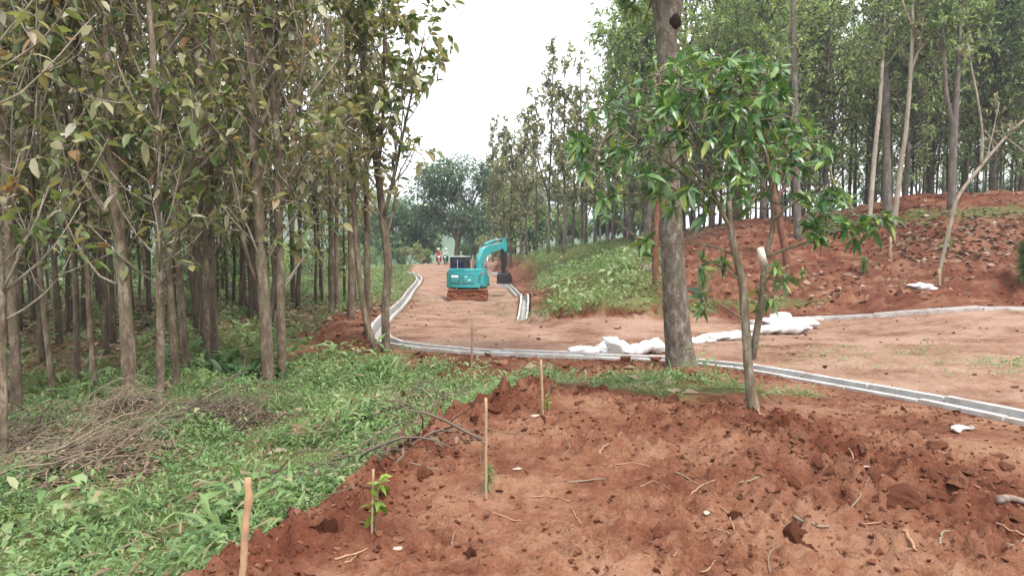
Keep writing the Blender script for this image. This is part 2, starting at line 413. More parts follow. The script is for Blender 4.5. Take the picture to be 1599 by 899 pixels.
def detail(x, y, m=None):
    """relief that is really there: clods, ruts, scarps"""
    if m is None: m = masks(x, y)
    z = np.zeros_like(x)
    soil = np.clip(m['mound'] + m['redl'] * .9 + m['right'] * .9, 0, 1)
    heap = np.zeros_like(x)
    for hx, hy, ha in heaps: heap = np.maximum(heap, ha * np.exp(-((x - hx) ** 2 + (y - hy) ** 2) / .55))
    smooth = sstep(-.15, .35, fbm(x * .55, y * .55, 33, 2))       # trodden smooth patches
    fall = 1 - sstep(20, 45, y) * .0
    wx_, wy_ = x + .05 * fbm(x * 5, y * 5, 101, 2), y + .05 * fbm(x * 5, y * 5, 102, 2)
    lump = np.maximum(0, np.abs(fbm(wx_ * 5.5, wy_ * 5.5, 2, 3)) - .12) ; lump2 = np.abs(fbm(wx_ * 11, wy_ * 11, 3, 3, .5))
    amp = .22 + .78 * smooth + 1.2 * heap
    z += m['mound'] * (heap * .10 + fbm(x * 1.3, y * 1.3, 1, 3) * .03 - .07 * sstep(5.8, 7.0, y) + amp * (fbm(x * 2.6, y * 2.6, 4, 2) * .03 + lump * .10 + lump2 * .036))
    z += m['mound'] * heap * np.maximum(0, np.abs(fbm(wx_ * 3.4, wy_ * 3.4, 44, 3, .45)) * 1.6 - .12) * .13
    # rim of loose spoil along the mound edge
    ed = sdf(x, y, MOUND); rim = np.exp(-((ed + .22) / .26) ** 2) * (y > 2.5) * (1 - .85 * sstep(.1, 1.0, x)) * (x < 2.6)
    z += rim * (.08 + .14 * np.abs(fbm(x * 2.6, y * 2.6, 71, 3)) + .12 * np.abs(fbm(x * 7, y * 7, 72, 3)))
    z += (m['redl'] * .9) * (fbm(x * 1.4, y * 1.4, 9, 4) * .10 + np.maximum(0, fbm(x * 4, y * 4, 10, 3)) * .06)
    z += m['right'] * (fbm(x * .7, y * .7, 12, 4) * .14 + np.abs(fbm(x * 1.6, y * 1.6, 13, 4, .6)) * .26 - .08) * sstep(12, 22, y)
    z += m['right'] * fbm(x * 4, y * 4, 15, 3) * .03
    z += m['road'] * (fbm(x * .6, y * .6, 14, 3) * .05 + fbm(x * 3, y * 5, 16, 4, .6) * .024)
    # wheel ruts up the road to the excavator
    cxr = np.interp(y, [14, 22, 30, 40, 58, 70, 85], [1.5, -.3, -1.6, -2.5, -4.2, -6.5, -9])
    for s in (-1.0, 1.0): z -= m['road'] * .08 * np.exp(-((x - cxr - s) / .28) ** 2) * sstep(15, 20, y)
    # scarp under the green bank
    z += m['bank'] * .26 * (1 + .4 * fbm(x * .8, y * .8, 50, 2)) * np.exp(np.minimum(0, sdf(x, y, BANK)) / 3.0) + m['bank'] * fbm(x * .9, y * .9, 51, 3) * .15
    # earth lip right of the road (pushed up spoil)
    lip = P(1575, 430, 26)
    z += (1.15 + .3 * np.abs(fbm(x * 1.5, y * 1.5, 78, 3))) * np.exp(-(((x - lip[0] - .9) / 2.2) ** 2 + ((y - 26.4) / 1.5) ** 2)) * sstep(25.2, 25.6, y - .4 * fbm(x, y, 77, 3))
    berm = np.exp(-((y - 42.5 - fbm(x * .2, y * .2, 60, 2)) / 1.1) ** 2) * sstep(19, 23, x) * .2
    z += berm * (1 + .5 * fbm(x * 1.2, y * 1.2, 61, 3))
    z += m['left'] * fbm(x * .8, y * .8, 17, 3) * .07
    # bed for the drains
    for dr in DRAINS:
        dd = seg_dist(x, y, dr)
        k = sstep(1.6, .35, dd); z *= (1 - k)
        z -= .40 * (1 - sstep(.19, .22 + .004 * y * .6, dd))
    return z
def hfull(x, y):
    x = np.atleast_1d(np.asarray(x, float)); y = np.atleast_1d(np.asarray(y, float)); return hbase(x, y) + detail(x, y)
def H(x, y): return float(hfull(x, y)[0])
def G(u, v, dmax=140):
    g = GB(u, v, dmax=dmax); return np.array([g[0], g[1], H(g[0], g[1])])
def GX(u, v, dmax=140):
    g = GB(u, v, hf=hfull, dmax=dmax); return np.array([g[0], g[1], H(g[0], g[1])])

# grid
def spacing(start, stop, s0, k):
    out = [start]
    while out[-1] < stop: out.append(out[-1] + max(s0, k * (out[-1] - start + s0 / k)))
    return np.array(out)
gy = np.concatenate([np.linspace(-14, 2.4, 40)[:-1], np.arange(2.4, 3.4, .05), np.arange(3.4, 8.0, .0235), spacing(8.0, 150, .034, .0100), ])
gy = np.concatenate([gy, np.geomspace(gy[-1] * 1.05, 1500, 36)])
xr = spacing(6.4, 110, .045, .020); xl = spacing(3.4, 80, .04, .03)
gx = np.concatenate([[-1500, -900, -500, -300, -180, -120], -xl[::-1], np.arange(-3.38, 6.39, .0245), xr, [150, 220, 350, 600, 1000, 1500]])
gx = np.unique(np.round(gx, 4)); gy = np.unique(np.round(gy, 4))
X, Y = np.meshgrid(gx, gy); nx, ny = len(gx), len(gy)
xf, yf = X.ravel(), Y.ravel()
mk = masks(xf, yf)
Z = hbase(xf, yf) + detail(xf, yf, mk)
i = np.arange(ny - 1)[:, None] * nx; j = np.arange(nx - 1)[None]
Q = np.stack([i + j, i + j + 1, i + nx + j + 1, i + nx + j], -1).reshape(-1, 4)
GV = np.stack([xf, yf, Z], 1)
print('terrain', len(Q), 'quads')
# from here on the built surface itself is what everything stands on
_LK = {k: v.reshape(ny, nx) for k, v in mk.items()}; _LK['z'] = Z.reshape(ny, nx); _LK['edge'] = sdf(xf, yf, MOUND).reshape(ny, nx)
def _bil(keys, x, y):
    x = np.atleast_1d(np.asarray(x, float)); y = np.atleast_1d(np.asarray(y, float))
    a_ = np.clip(np.searchsorted(gx, x) - 1, 0, nx - 2); b_ = np.clip(np.searchsorted(gy, y) - 1, 0, ny - 2)
    fx = np.clip((x - gx[a_]) / (gx[a_ + 1] - gx[a_]), 0, 1); fy = np.clip((y - gy[b_]) / (gy[b_ + 1] - gy[b_]), 0, 1)
    return {k: (_LK[k][b_, a_] * (1 - fx) + _LK[k][b_, a_ + 1] * fx) * (1 - fy) + (_LK[k][b_ + 1, a_] * (1 - fx) + _LK[k][b_ + 1, a_ + 1] * fx) * fy for k in keys}
def hfull(x, y): return _bil(['z'], x, y)['z']
def masks(x, y): return _bil([k for k in _LK], x, y)

# ground material: one earth, with what grows or lies on it given by its own attributes
def ground_mat():
    m, nt, b, o = newmat('red_earth')
    co = coords(nt)
    n1 = noise(nt, .8, 5, .6, co); n2 = noise(nt, 7, 6, .65, co); n3 = noise(nt, 45, 4, .6, co)
    f = math_(nt, 'ADD', math_(nt, 'MULTIPLY', n1.outputs[0], .58), math_(nt, 'ADD', math_(nt, 'MULTIPLY', n2.outputs[0], .30), math_(nt, 'MULTIPLY', n3.outputs[0], .2)))
    soil = ramp(nt, f, [(.36, (.042, .0135, .008)), (.44, (.092, .0325, .0185)), (.52, (.150, .064, .037)), (.61, (.225, .122, .077))]).outputs[0]
    roadc = ramp(nt, math_(nt, 'ADD', math_(nt, 'MULTIPLY', math_(nt, 'SUBTRACT', f, .5), 1.5), .5), [(.34, (.100, .045, .028)), (.48, (.185, .102, .068)), (.66, (.275, .178, .132))]).outputs[0]
    col = mix(nt, attr(nt, 'road'), soil, roadc)
    wet = attr(nt, 'fresh')
    col = mix(nt, wet, col, ramp(nt, f, [(.38, (0.047, 0.014, 0.008)), (.52, (0.088, 0.028, 0.016)), (.70, (0.149, 0.056, 0.032))]).outputs[0])
    lit = ramp(nt, n2.outputs[0], [(.3, (.045, .026, .017)), (.5, (.11, .068, .043)), (.68, (.21, .15, .11))]).outputs[0]
    col = mix(nt, attr(nt, 'litter'), col, lit)
    gr = ramp(nt, n2.outputs[0], [(.35, (.045, .05, .018)), (.55, (.09, .11, .035)), (.72, (.15, .13, .06))]).outputs[0]
    col = mix(nt, math_(nt, 'MULTIPLY', attr(nt, 'grass'), .85), col, gr)
    nt.links.new(col, b.inputs['Base Color'])
    b.inputs['Roughness'].default_value = .95; b.inputs['Specular IOR Level'].default_value = .12
    h = math_(nt, 'ADD', n2.outputs[0], math_(nt, 'MULTIPLY', n3.outputs[0], .5))
    bump(nt, b, math_(nt, 'ADD', h, math_(nt, 'MULTIPLY', noise(nt, 22, 3, .6, co).outputs[0], .8)), .9, .03)
    return m
MG = ground_mat()
fresh = np.zeros_like(xf)
for hx, hy, ha in heaps: fresh = np.maximum(fresh, ha * np.exp(-((xf - hx) ** 2 + (yf - hy) ** 2) / .8))
fresh = np.maximum(fresh, np.exp(-((sdf(xf, yf, MOUND) + .25) / .4) ** 2) * (xf < 2.6) * .8)
fresh = np.maximum(fresh, mk['redl'] * .6)
fresh = np.maximum(fresh, mk['right'] * (.55 + .45 * sstep(-.1, .5, fbm(xf * .3, yf * .3, 91, 2))))
fresh = np.maximum(fresh, mk['slope'] * .5); fresh = np.maximum(fresh, mk['scarp'] * .9)
fresh = np.clip(fresh * (1 + fbm(xf * 1.5, yf * 1.5, 81, 3)), 0, 1)
cx_, cy_ = xf[Q].mean(1), yf[Q].mean(1)
def facemask(name): return mk[name][Q].mean(1)
reg = np.full(len(Q), 0)
reg[facemask('left') > .5] = 1
reg[facemask('road') > .5] = 2
reg[facemask('mound') > .5] = 3
reg[(cy_ > 150) | (np.abs(cx_) > 105)] = 4
for r, (nm, lab) in enumerate([('earth_bank', 'bare red earth banks and terraces right of the dirt road'), ('plantation_floor', 'weedy forest floor under the plantation on the left'),
                               ('dirt_road', 'trodden orange dirt road with wheel ruts between the drains'), ('soil_mound', 'freshly dug red soil platform in front'), ('terrain', 'distant ground beyond the trees')]):
    q = Q[reg == r]; used = np.unique(q); inv = np.full(len(GV), -1); inv[used] = np.arange(len(used))
    me = npmesh(nm, GV[used], inv[q], [MG], True, extra={k: v[used] for k, v in (('road', mk['road']), ('grass', mk['grass']), ('litter', mk['litter']), ('fresh', fresh))})
    tag(mobj(nm, me), lab, None, None, 'structure')
# ------------------------------------------------------------------ plant materials
M_LITE = leaf_mat('light_canopy_leaf', [(0, (.12, .19, .085)), (.4, (.21, .30, .125)), (.75, (.31, .40, .17)), (1.0, (.44, .48, .25))], .45, .5, .5)
M_TEAK = leaf_mat('teak_leaf', [(0, (.070, .120, .045)), (.3, (.150, .195, .072)), (.52, (.235, .245, .110)), (.70, (.30, .265, .135)), (.84, (.42, .395, .28)), (.95, (.46, .45, .36)), (1.0, (.26, .155, .065))], .45, .48, .5)
M_GREEN = leaf_mat('broad_leaf_green', [(0, (.095, .165, .075)), (.4, (.175, .27, .105)), (.75, (.26, .36, .135)), (1.0, (.38, .44, .19))], .45, .5, .5)
M_DARK = leaf_mat('dark_leaf', [(0, (.030, .070, .042)), (.5, (.062, .125, .066)), (.85, (.115, .185, .080)), (1.0, (.19, .26, .10))], .5, .35, .4)
M_FAR = leaf_mat('pale_teak_leaf', [(0, (.10, .14, .06)), (.4, (.19, .205, .095)), (.75, (.30, .285, .16)), (1.0, (.40, .37, .25))], .6, .35, .3)
M_MANGO = leaf_mat('glossy_leaf', [(0, (.038, .098, .038)), (.45, (.078, .17, .056)), (.8, (.13, .245, .072)), (.94, (.22, .32, .075)), (1.0, (.36, .40, .09))], .34, .32, .65, .3)
M_GRASS = leaf_mat('weed_leaf', [(0, (.052, .102, .036)), (.3, (.112, .195, .068)), (.6, (.178, .272, .102)), (.85, (.255, .325, .16)), (.95, (.33, .31, .18)), (1.0, (.32, .25, .15))], .55, .35, .35)
M_FERN = leaf_mat('fern_leaf', [(0, (.02, .05, .018)), (.6, (.045, .10, .032)), (1.0, (.09, .16, .05))], .5, .3, .35)
M_DRY = leaf_mat('dry_leaf', [(0, (.07, .040, .024)), (.4, (.15, .095, .06)), (.75, (.22, .155, .11)), (1.0, (.31, .24, .18))], .8, .1, .2, tcol=(1, .9, .7))
M_YOUNG = leaf_mat('young_leaf', [(0, (.10, .17, .03)), (.6, (.22, .32, .05)), (1, (.34, .38, .08))], .5, .35, .4)
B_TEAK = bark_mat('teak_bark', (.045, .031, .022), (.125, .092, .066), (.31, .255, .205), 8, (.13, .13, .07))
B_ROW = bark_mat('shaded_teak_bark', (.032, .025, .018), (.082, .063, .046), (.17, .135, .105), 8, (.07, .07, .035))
B_TWIG = bark_mat('teak_twig_bark', (.13, .10, .075), (.24, .20, .155), (.38, .33, .27), 8)
B_FAR = bark_mat('far_bark', (.06, .05, .042), (.12, .10, .085), (.21, .185, .16), 5)
B_BIG = bark_mat('mottled_bark', (.045, .034, .026), (.125, .10, .08), (.30, .27, .235), 13, (.10, .10, .06), .5, 1.0)
B_PALE = bark_mat('pale_bark', (.16, .13, .10), (.30, .255, .20), (.44, .39, .32), 6)
B_RED = bark_mat('mud_reddened_bark', (.07, .03, .02), (.17, .075, .05), (.27, .15, .10), 7)
B_SMALL = bark_mat('small_tree_bark', (.07, .055, .035), (.155, .125, .085), (.28, .25, .20), 14, (.10, .11, .05))
M_TWIG = flat_mat('dry_twig', (.19, .15, .108), .9, 0, .35, 14, .1)
M_DEADWOOD = flat_mat('dead_wood', (.115, .09, .07), .9, 0, .4, 10, .1)

def unit(v): return v / (np.linalg.norm(v) + 1e-9)
def curved(rng, p0, d0, L, n=6, up=.25, jit=.12):
    """a limb that starts at p0 in direction d0 and bends upward"""
    pts_ = [np.array(p0, float)]; d = unit(np.array(d0, float))
    for k in range(n - 1):
        d = unit(d + np.array([0, 0, up / n * 2]) + rng.randn(3) * jit); pts_.append(pts_[-1] + d * L / (n - 1))
    return np.array(pts_)

def crown_on(rng, wood, stems, nb, zlo, L0=(1.0, 2.0), leafL=(.22, .38), wr=.5, nleaf=9, sub=2, elev=(.3, 1.0), r0=.03, up=.5, tpl='five', sides=4, stop=1.0, bias=None, size_by=None):
    """limbs and leaves on stems (paths, radii); wood goes in `wood`, returns leaf arrays"""
    LP, LD, LL = [], [], []
    for (path, rad, wgt) in stems:
        for b_ in range(max(1, int(round(nb * wgt)))):
            k = rng.uniform(0, stop); zz = path[0, 2] + (path[-1, 2] - path[0, 2]) * (zlo + (1 - zlo) * k)
            ii = np.clip(np.searchsorted(path[:, 2], zz), 1, len(path) - 1); p0 = path[ii - 1] + (path[ii] - path[ii - 1]) * rng.rand()
            az = rng.uniform(0, 2 * math.pi); el = rng.uniform(*elev)
            d0 = np.array([math.cos(az) * math.cos(el), math.sin(az) * math.cos(el), math.sin(el)])
            if bias is not None: d0 = d0 + bias
            L = rng.uniform(*L0) * (1 - .45 * k)
            br = curved(rng, p0, d0, L, 6, up)
            rr = min(rad[ii - 1] * .55, r0 * rng.uniform(.7, 1.3))
            wood.tube(br, np.linspace(rr, rr * .3, 6), sides, rng.uniform(.3, .8))
            ends = [br]
            for s_ in range(sub):
                q = rng.randint(2, 5); d1 = unit(br[q] - br[q - 1] + rng.randn(3) * .6 + [0, 0, .2])
                sb = curved(rng, br[q], d1, L * rng.uniform(.3, .6), 5, up * .7); ends.append(sb)
                wood.tube(sb, np.linspace(rr * .5, rr * .22, 5), max(3, sides - 1), rng.uniform(.3, .8))
            for e_ in ends:
                m_ = rng.poisson(nleaf)
                t = 1 - rng.rand(m_) ** 1.6 * .75; f = t * (len(e_) - 1); a_ = np.minimum(f.astype(int), len(e_) - 2)
                pp = e_[a_] + (e_[a_ + 1] - e_[a_]) * (f - a_)[:, None]
                dd = unit(e_[-1] - e_[-2])[None] * .5 + rng.randn(m_, 3) * .75 + [0, 0, .05]
                LP.append(pp); LD.append(dd); LL.append(rng.uniform(leafL[0], leafL[1], m_))
    return np.vstack(LP), np.vstack(LD), np.concatenate(LL)

def make_tree(name, parts, label=None, cat='tree', group=None, loc=(0, 0, 0), rz=0, sc=1.0, kind=None):
    root = empty(name, loc, rz); root.scale = (sc,) * 3
    tag(root, label, cat, group)
    for nm, me in parts.items():
        o = mobj(nm, me, root)
    return root
def copy_tree(root, loc, rz, sc, label=None, group=None, szz=1.0):
    r = root.copy(); C.objects.link(r); r.location = loc; r.rotation_euler = (random.uniform(-.03, .03), random.uniform(-.03, .03), rz); r.scale = (sc, sc, sc * szz)
    if label: r['label'] = label
    if group: r['group'] = group
    for ch in root.children:
        c = ch.copy(); C.objects.link(c); c.parent = r
    return r
def proto(seed, name, height, r0, nb, zlo, leafmat, barkmat, L0, leafL, wr, nleaf, sub=2, wob=.25, fork=.6, tpl='five', elev=(.3, 1.0), sides=6, droop=.35, r_limb=.03, upj=.5, zstop=1.0, up=.5):
    rng = np.random.RandomState(seed); wood = Geo()
    n = 14; z = np.linspace(-.4, height, n); path = np.stack([np.cumsum(rng.randn(n)) * wob * .12, np.cumsum(rng.randn(n)) * wob * .12, z], 1); path[:2, :2] = 0
    rad = r0 * (1 - .75 * np.linspace(0, 1, n)); rad[:2] *= 1.15
    wood.tube(path, rad, sides + 2, .5, .04, seed)
    stems = [(path, rad, 1.0)]
    for k in range(2):
        if rng.rand() < fork:
            q = rng.randint(4, 8); az = rng.uniform(0, 6.28)
            fk = curved(rng, path[q], [math.cos(az) * .6, math.sin(az) * .6, 1], (height - path[q, 2]) * .75, 8, .5, .07)
            fr = np.linspace(rad[q] * .65, .02, 8); wood.tube(fk, fr, sides, .5, .03, seed + 1); stems.append((fk, fr, .4))
    lp, ld, ll = crown_on(rng, wood, stems, nb, zlo, L0, leafL, wr, nleaf, sub, elev, r_limb, up, sides=3, stop=zstop)
    V, T, t = leaves(lp, ld, ll, ll * wr, rng, droop, tpl, upj)
    tm = wood.mesh(name + '_trunk', [barkmat]); cm = npmesh(name + '_crown', V, T, [leafmat], False, tint=t)
    return {'trunk': tm, 'crown': cm}

rs = np.random.RandomState(11); random.seed(4)
def axr(y): return float(np.interp(y, A_w[:48, 1][::-1], A_w[:48, 0][::-1]))

# ------------------------------------------------------------------ plantation on the left: traced near trees
NEAR = [  # base px, trunk trace px (u, v, width), forks [(trace)], label
 ((205, 625), [(205, 625, 31), (197, 500, 28), (188, 380, 26), (178, 280, 25), (172, 140, 23), (166, 60, 16), (160, -60, 14)],
  [[(172, 138, 14), (190, 90, 12), (203, 30, 11), (206, -60, 9)], [(180, 345, 15), (152, 312, 14), (112, 235, 12), (92, 150, 11), (62, 30, 9), (50, -50, 7)], [(172, 135, 10), (140, 100, 9), (88, 55, 7), (60, 10, 5)], [(174, 362, 7), (120, 348, 6), (60, 322, 5), (10, 305, 4)]],
  'pale mottled teak trunk with a wide fork, rising behind the brush pile'),
 ((250, 622), [(250, 622, 18), (250, 450, 16), (246, 250, 15), (240, 100, 14), (228, -40, 12)], [[(248, 330, 8), (285, 280, 7), (318, 225, 5), (330, 190, 3)]], 'straight grey teak second from the brush pile, trunk dark above'),
 ((276, 608), [(276, 608, 17), (266, 450, 15), (259, 300, 14), (256, 150, 13), (250, -20, 11)], [[(262, 360, 6), (240, 330, 5), (205, 280, 4)]], 'olive barked teak just behind the straight grey one'),
 ((291, 575), [(291, 575, 16), (281, 440, 14), (275, 330, 13), (272, 180, 12), (262, 0, 10)], [], 'mossy leaning teak third in the row beyond the pile'),
 ((336, 562), [(336, 562, 19), (331, 440, 17), (329, 330, 16), (328, 150, 14), (332, -20, 12)], [[(331, 420, 8), (348, 370, 7), (360, 300, 6), (372, 220, 5)]], 'stout dark teak with a side stem, standing among ferns'),
 ((322, 568), [(322, 568, 13), (322, 440, 12), (318, 330, 11), (312, 150, 10), (300, -20, 9)], [], 'thin teak touching the stout one among the ferns'),
 ((420, 597), [(420, 597, 26), (413, 480, 25), (405, 350, 22), (396, 215, 21), (392, 110, 19), (385, -40, 15)],
  [[(397, 215, 12), (420, 165, 11), (430, 90, 10), (436, -40, 8)], [(395, 120, 10), (412, 60, 9), (418, -40, 8)], [(406, 450, 8), (385, 395, 9), (366, 300, 8), (358, 120, 7), (352, -30, 6)]],
  'tall scarred teak in the close pair beside the weedy slope'),
 ((440, 592), [(440, 592, 19), (438, 450, 18), (435, 350, 17), (433, 222, 16), (424, 120, 12), (415, -20, 10)],
  [[(433, 228, 12), (452, 195, 11), (468, 140, 9), (476, 30, 7), (480, -30, 6)], [(436, 330, 6), (455, 290, 5), (470, 262, 4), (500, 240, 3)]], 'smoother brown teak, the second of the close pair'),
 ((547, 497), [(547, 497, 15), (549, 400, 14), (546, 250, 13), (543, 100, 12), (541, -40, 11)], [[(547, 330, 6), (520, 250, 5), (505, 160, 4)]], 'straight teak on the red spoil between the plantation and drain'),
 ((592, 550), [(592, 550, 15), (573, 505, 13), (562, 440, 12), (557, 380, 12), (552, 300, 11), (546, 150, 10), (540, -40, 8)], [], 'slim teak with a curved sweeping foot by the drain bend'),
 ((603, 549), [(603, 549, 18), (602, 470, 17), (607, 420, 18), (599, 350, 16), (590, 270, 15), (577, 180, 14), (567, 100, 12), (560, -40, 10)],
  [[(600, 335, 9), (612, 290, 8), (625, 230, 7), (640, 160, 5), (655, 90, 4)], [(590, 280, 8), (598, 180, 7), (600, 60, 6), (598, -30, 5)]], 'kinked teak nearest the road at the drain bend'),
 ((574, 523), [(574, 523, 14), (573, 420, 13), (572, 300, 12), (570, 100, 11), (572, -40, 9)], [[(572, 310, 6), (560, 240, 5), (548, 180, 4)]], 'upright teak right behind the curved-foot stem'),
 ((517, 490), [(517, 490, 12), (518, 400, 11), (517, 300, 10), (514, 120, 9), (505, -20, 8)], [], 'thin dark teak at the near edge of the red spoil'),
 ((527, 486), [(527, 486, 9), (525, 400, 9), (527, 300, 8), (530, 150, 7), (536, -20, 6)], [], 'very thin teak close against the thin dark one'),
 ((27, 650), [(27, 650, 22), (20, 480, 20), (12, 320, 19), (6, 150, 16), (0, -40, 13)], [[(14, 330, 10), (32, 270, 9), (45, 180, 7), (60, 80, 5)]], 'grey-brown teak at the picture edge with moss on its foot'),
 ((4, 720), [(4, 720, 20), (2, 500, 18), (-6, 300, 16), (-12, -20, 12)], [], 'shaded teak trunk cut by the left picture edge'),
 ((151, 622), [(151, 622, 12), (141, 520, 11), (135, 400, 10), (128, 250, 9), (120, 60, 8)], [], 'thin leaning teak between the pale forked trunk and picture edge'),
 ((121, 590), [(121, 590, 13), (118, 450, 12), (110, 300, 11), (98, 120, 10), (92, -20, 8)], [[(113, 330, 6), (85, 260, 5), (78, 150, 5), (70, 40, 4)]], 'dark slender teak set back from the brush pile'),
 ((86, 632), [(86, 632, 12), (72, 520, 11), (60, 400, 10), (48, 250, 9), (40, 60, 8)], [], 'left-leaning slender teak over the litter-covered floor'),
]
WSC = 1.0
def trace(tr, base_d, dz=0.0, rng=None):
    pp = [];  ra = []
    for k, (u, v, w) in enumerate(tr):
        d = base_d + dz * k; p = P(u, v, d); pp.append(p); ra.append(w * .37 * WSC * d / F)
    return np.array(pp), np.array(ra)
LEAF_ME = {}
def single_leaves(parent, LP, LD, LL, wr, mat, rng, n, prefix, droop=.35):
    """individually pickable leaves: a few shared leaf shapes, one object each"""
    if prefix not in LEAF_ME:
        ms = []
        for k in range(10):
            r2 = np.random.RandomState(100 + k)
            V, T, t = leaves(np.zeros((1, 3)), np.array([[1.0, 0, 0]]), np.array([1.0]), np.array([wr * r2.uniform(.85, 1.15)]), r2, droop * r2.uniform(.4, 1.6), 'eight', .12, np.array([(k + .5) / 10]))
            ms.append(npmesh(prefix + '_leaf', V, T, [mat], True, tint=t))
        LEAF_ME[prefix] = ms
    for k in range(min(n, len(LP))):
        o = bpy.data.objects.new('leaf', LEAF_ME[prefix][rng.randint(10)]); link(o, parent)
        d = Vector(unit(LD[k])); q = d.to_track_quat('X', 'Z')
        o.rotation_mode = 'QUATERNION'; o.rotation_quaternion = q @ Matrix.Rotation(rng.uniform(-.8, .8), 3, 'X').to_quaternion()
        o.location = LP[k]; o.scale = (LL[k],) * 3
for idx, (bpx, tr, fks, lab) in enumerate(NEAR):
    rng = np.random.RandomState(300 + idx)
    g = G(*bpx); d = g[1]
    root = empty('teak_tree', g); tag(root, lab, 'tree', 'teak trees of the plantation')
    wood = Geo()
    path, rad = trace(tr, d, rng.uniform(-.04, .04)); 
    path[0, 2] = g[2] - .15
    top = path[-1] + (path[-1] - path[-2]) / np.linalg.norm(path[-1] - path[-2]) * 4.5       # the crown goes on above the picture
    path = np.vstack([path, top]); rad = np.append(rad, .02)
    pr = resample(np.column_stack([path, rad]), 34); path, rad = pr[:, :3] - g, pr[:, 3]
    rad[0] *= 1.2; rad[1] *= 1.03
    wood.tube(path, rad, 12, .5, .035, idx)
    stems = [(path, rad, 1.0)]
    for fk in fks:
        fp, fr = trace(fk, d, rng.choice([-1, 1]) * rng.uniform(.05, .22)); 
        ext = fp[-1] + (fp[-1] - fp[-2]) * .6; fp = np.vstack([fp, ext]); fr = np.append(fr, fr[-1] * .5)
        q = resample(np.column_stack([fp, fr]), 18); fp, fr = q[:, :3] - g, q[:, 3]
        wood.tube(fp, fr, 8, .5, .03, idx); stems.append((fp, fr, .45))
    mobj('trunk', wood.mesh('teak_trunk', [B_TEAK]), root)
    br = Geo(); far = d > 20
    # visible lower part of the crown, then the part above the picture
    zt = path[-1, 2]; zl = 1.9 if idx not in (9, 12, 13) else 3.0
    lp, ld, ll = crown_on(rng, br, stems, 40, zl / zt, (.8, 2.3), (.14, .29), .55, 3.0 if idx not in (8, 9, 10, 11) else 5.5, 3, (.35, 1.15), .022, .6)
    mobj('branches', br.mesh('teak_branches', [B_TWIG]), root)['kind'] = 'stuff'
    keep = rng.permutation(len(lp)); ns = 0 if far else 30
    # single leaves: those lowest, in the picture
    vis = np.argsort(lp[:, 2])[:ns]; rest = np.setdiff1d(np.arange(len(lp)), vis)
    V, T, t = leaves(lp[rest], ld[rest], ll[rest], ll[rest] * .55, rng, .4, 'eight' if not far else 'five', .5)
    cr = mobj('crown', npmesh('teak_crown', V, T, [M_TEAK], True, tint=t), root)
    if ns: single_leaves(cr, lp[vis], ld[vis], ll[vis], .55, M_TEAK, rng, ns, 'teak')

# the rows behind them: copies of eight teaks
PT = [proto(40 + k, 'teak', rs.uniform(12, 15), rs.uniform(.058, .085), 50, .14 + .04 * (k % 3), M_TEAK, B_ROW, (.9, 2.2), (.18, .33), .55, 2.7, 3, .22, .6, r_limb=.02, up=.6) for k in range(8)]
near_xy = [G(*n[0])[:2] for n in NEAR]
first = {}; cnt = 0
rowlab = ['slim teak in the second row of the plantation, behind the traced front trunks', 'slender teak deep in the crowded plantation rows', 'far teak at the hazy back of the plantation beside the road']
for r_ in range(14):
    for c_ in range(26):
        y = 15.5 + r_ * 2.15 + rs.uniform(-.5, .5); x = -2.6 - c_ * 2.0 + rs.uniform(-.5, .5) - (r_ % 2) * .8
        if x > axr(y) - 1.6 or (y < 22 and x > -4.6): continue
        u = UC + x / y * F
        if u < -300: continue
        if min((x - a_) ** 2 + (y - b_) ** 2 for a_, b_ in near_xy) < 1.3 ** 2: continue
        if y > 33 and rs.rand() < .45: continue
        k = rs.randint(8); z = H(x, y); rz = rs.uniform(0, 6.28); sc = rs.uniform(.85, 1.15)
        band = 0 if y < 21 else 1 if y < 33 else 2
        lab = ['slim teak in the row just behind the front trunks of the plantation', 'slender teak deep in the crowded middle of the plantation', 'far teak at the back of the plantation near the blue distance'][band]
        grp = ['second row teaks', 'inner plantation teaks', 'back plantation teaks'][band]
        if k not in first: first[k] = make_tree('teak_tree', PT[k], lab, 'tree', grp, (x, y, z), rz, sc)
        else: copy_tree(first[k], (x, y, z), rz, sc, lab, grp)
        cnt += 1
print('left rows', cnt)

# ------------------------------------------------------------------ right and centre woods
PF = [proto(70 + k, 'pale_teak', rs.uniform(11, 14), rs.uniform(.10, .14), 40, .28, M_FAR, B_FAR, (.9, 2.0), (.26, .42), .5, 10, 2, .2, .5, 'four', r_limb=.03, up=.6) for k in range(5)]
PG = [proto(90 + k, 'shade_tree', rs.uniform(17, 22), rs.uniform(.20, .28), 115, .11, [M_GREEN, M_LITE][k % 2], B_FAR, (2.0, 4.6), (.24, .42), .42, 10, 4, .35, .9, 'four', (.05, .9), r_limb=.06, up=.45) for k in range(5)]
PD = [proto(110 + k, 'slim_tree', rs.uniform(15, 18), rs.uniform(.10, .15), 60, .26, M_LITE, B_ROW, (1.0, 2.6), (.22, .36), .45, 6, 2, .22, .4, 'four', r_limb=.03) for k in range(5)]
firsts = {}
def put(protos, key, name, x, y, label, group, sc=1.0, szz=1.0, k=None):
    k = rs.randint(len(protos)) if k is None else k; kk = (key, k); z = H(x, y); rz = rs.uniform(0, 6.28)
    if kk not in firsts:
        r = make_tree(name, protos[k], label, 'tree', group, (x, y, z), rz, sc); r.scale = (sc, sc, sc * szz); firsts[kk] = r
    else: r = copy_tree(firsts[kk], (x, y, z), rz, sc, label, group, szz)
    return r
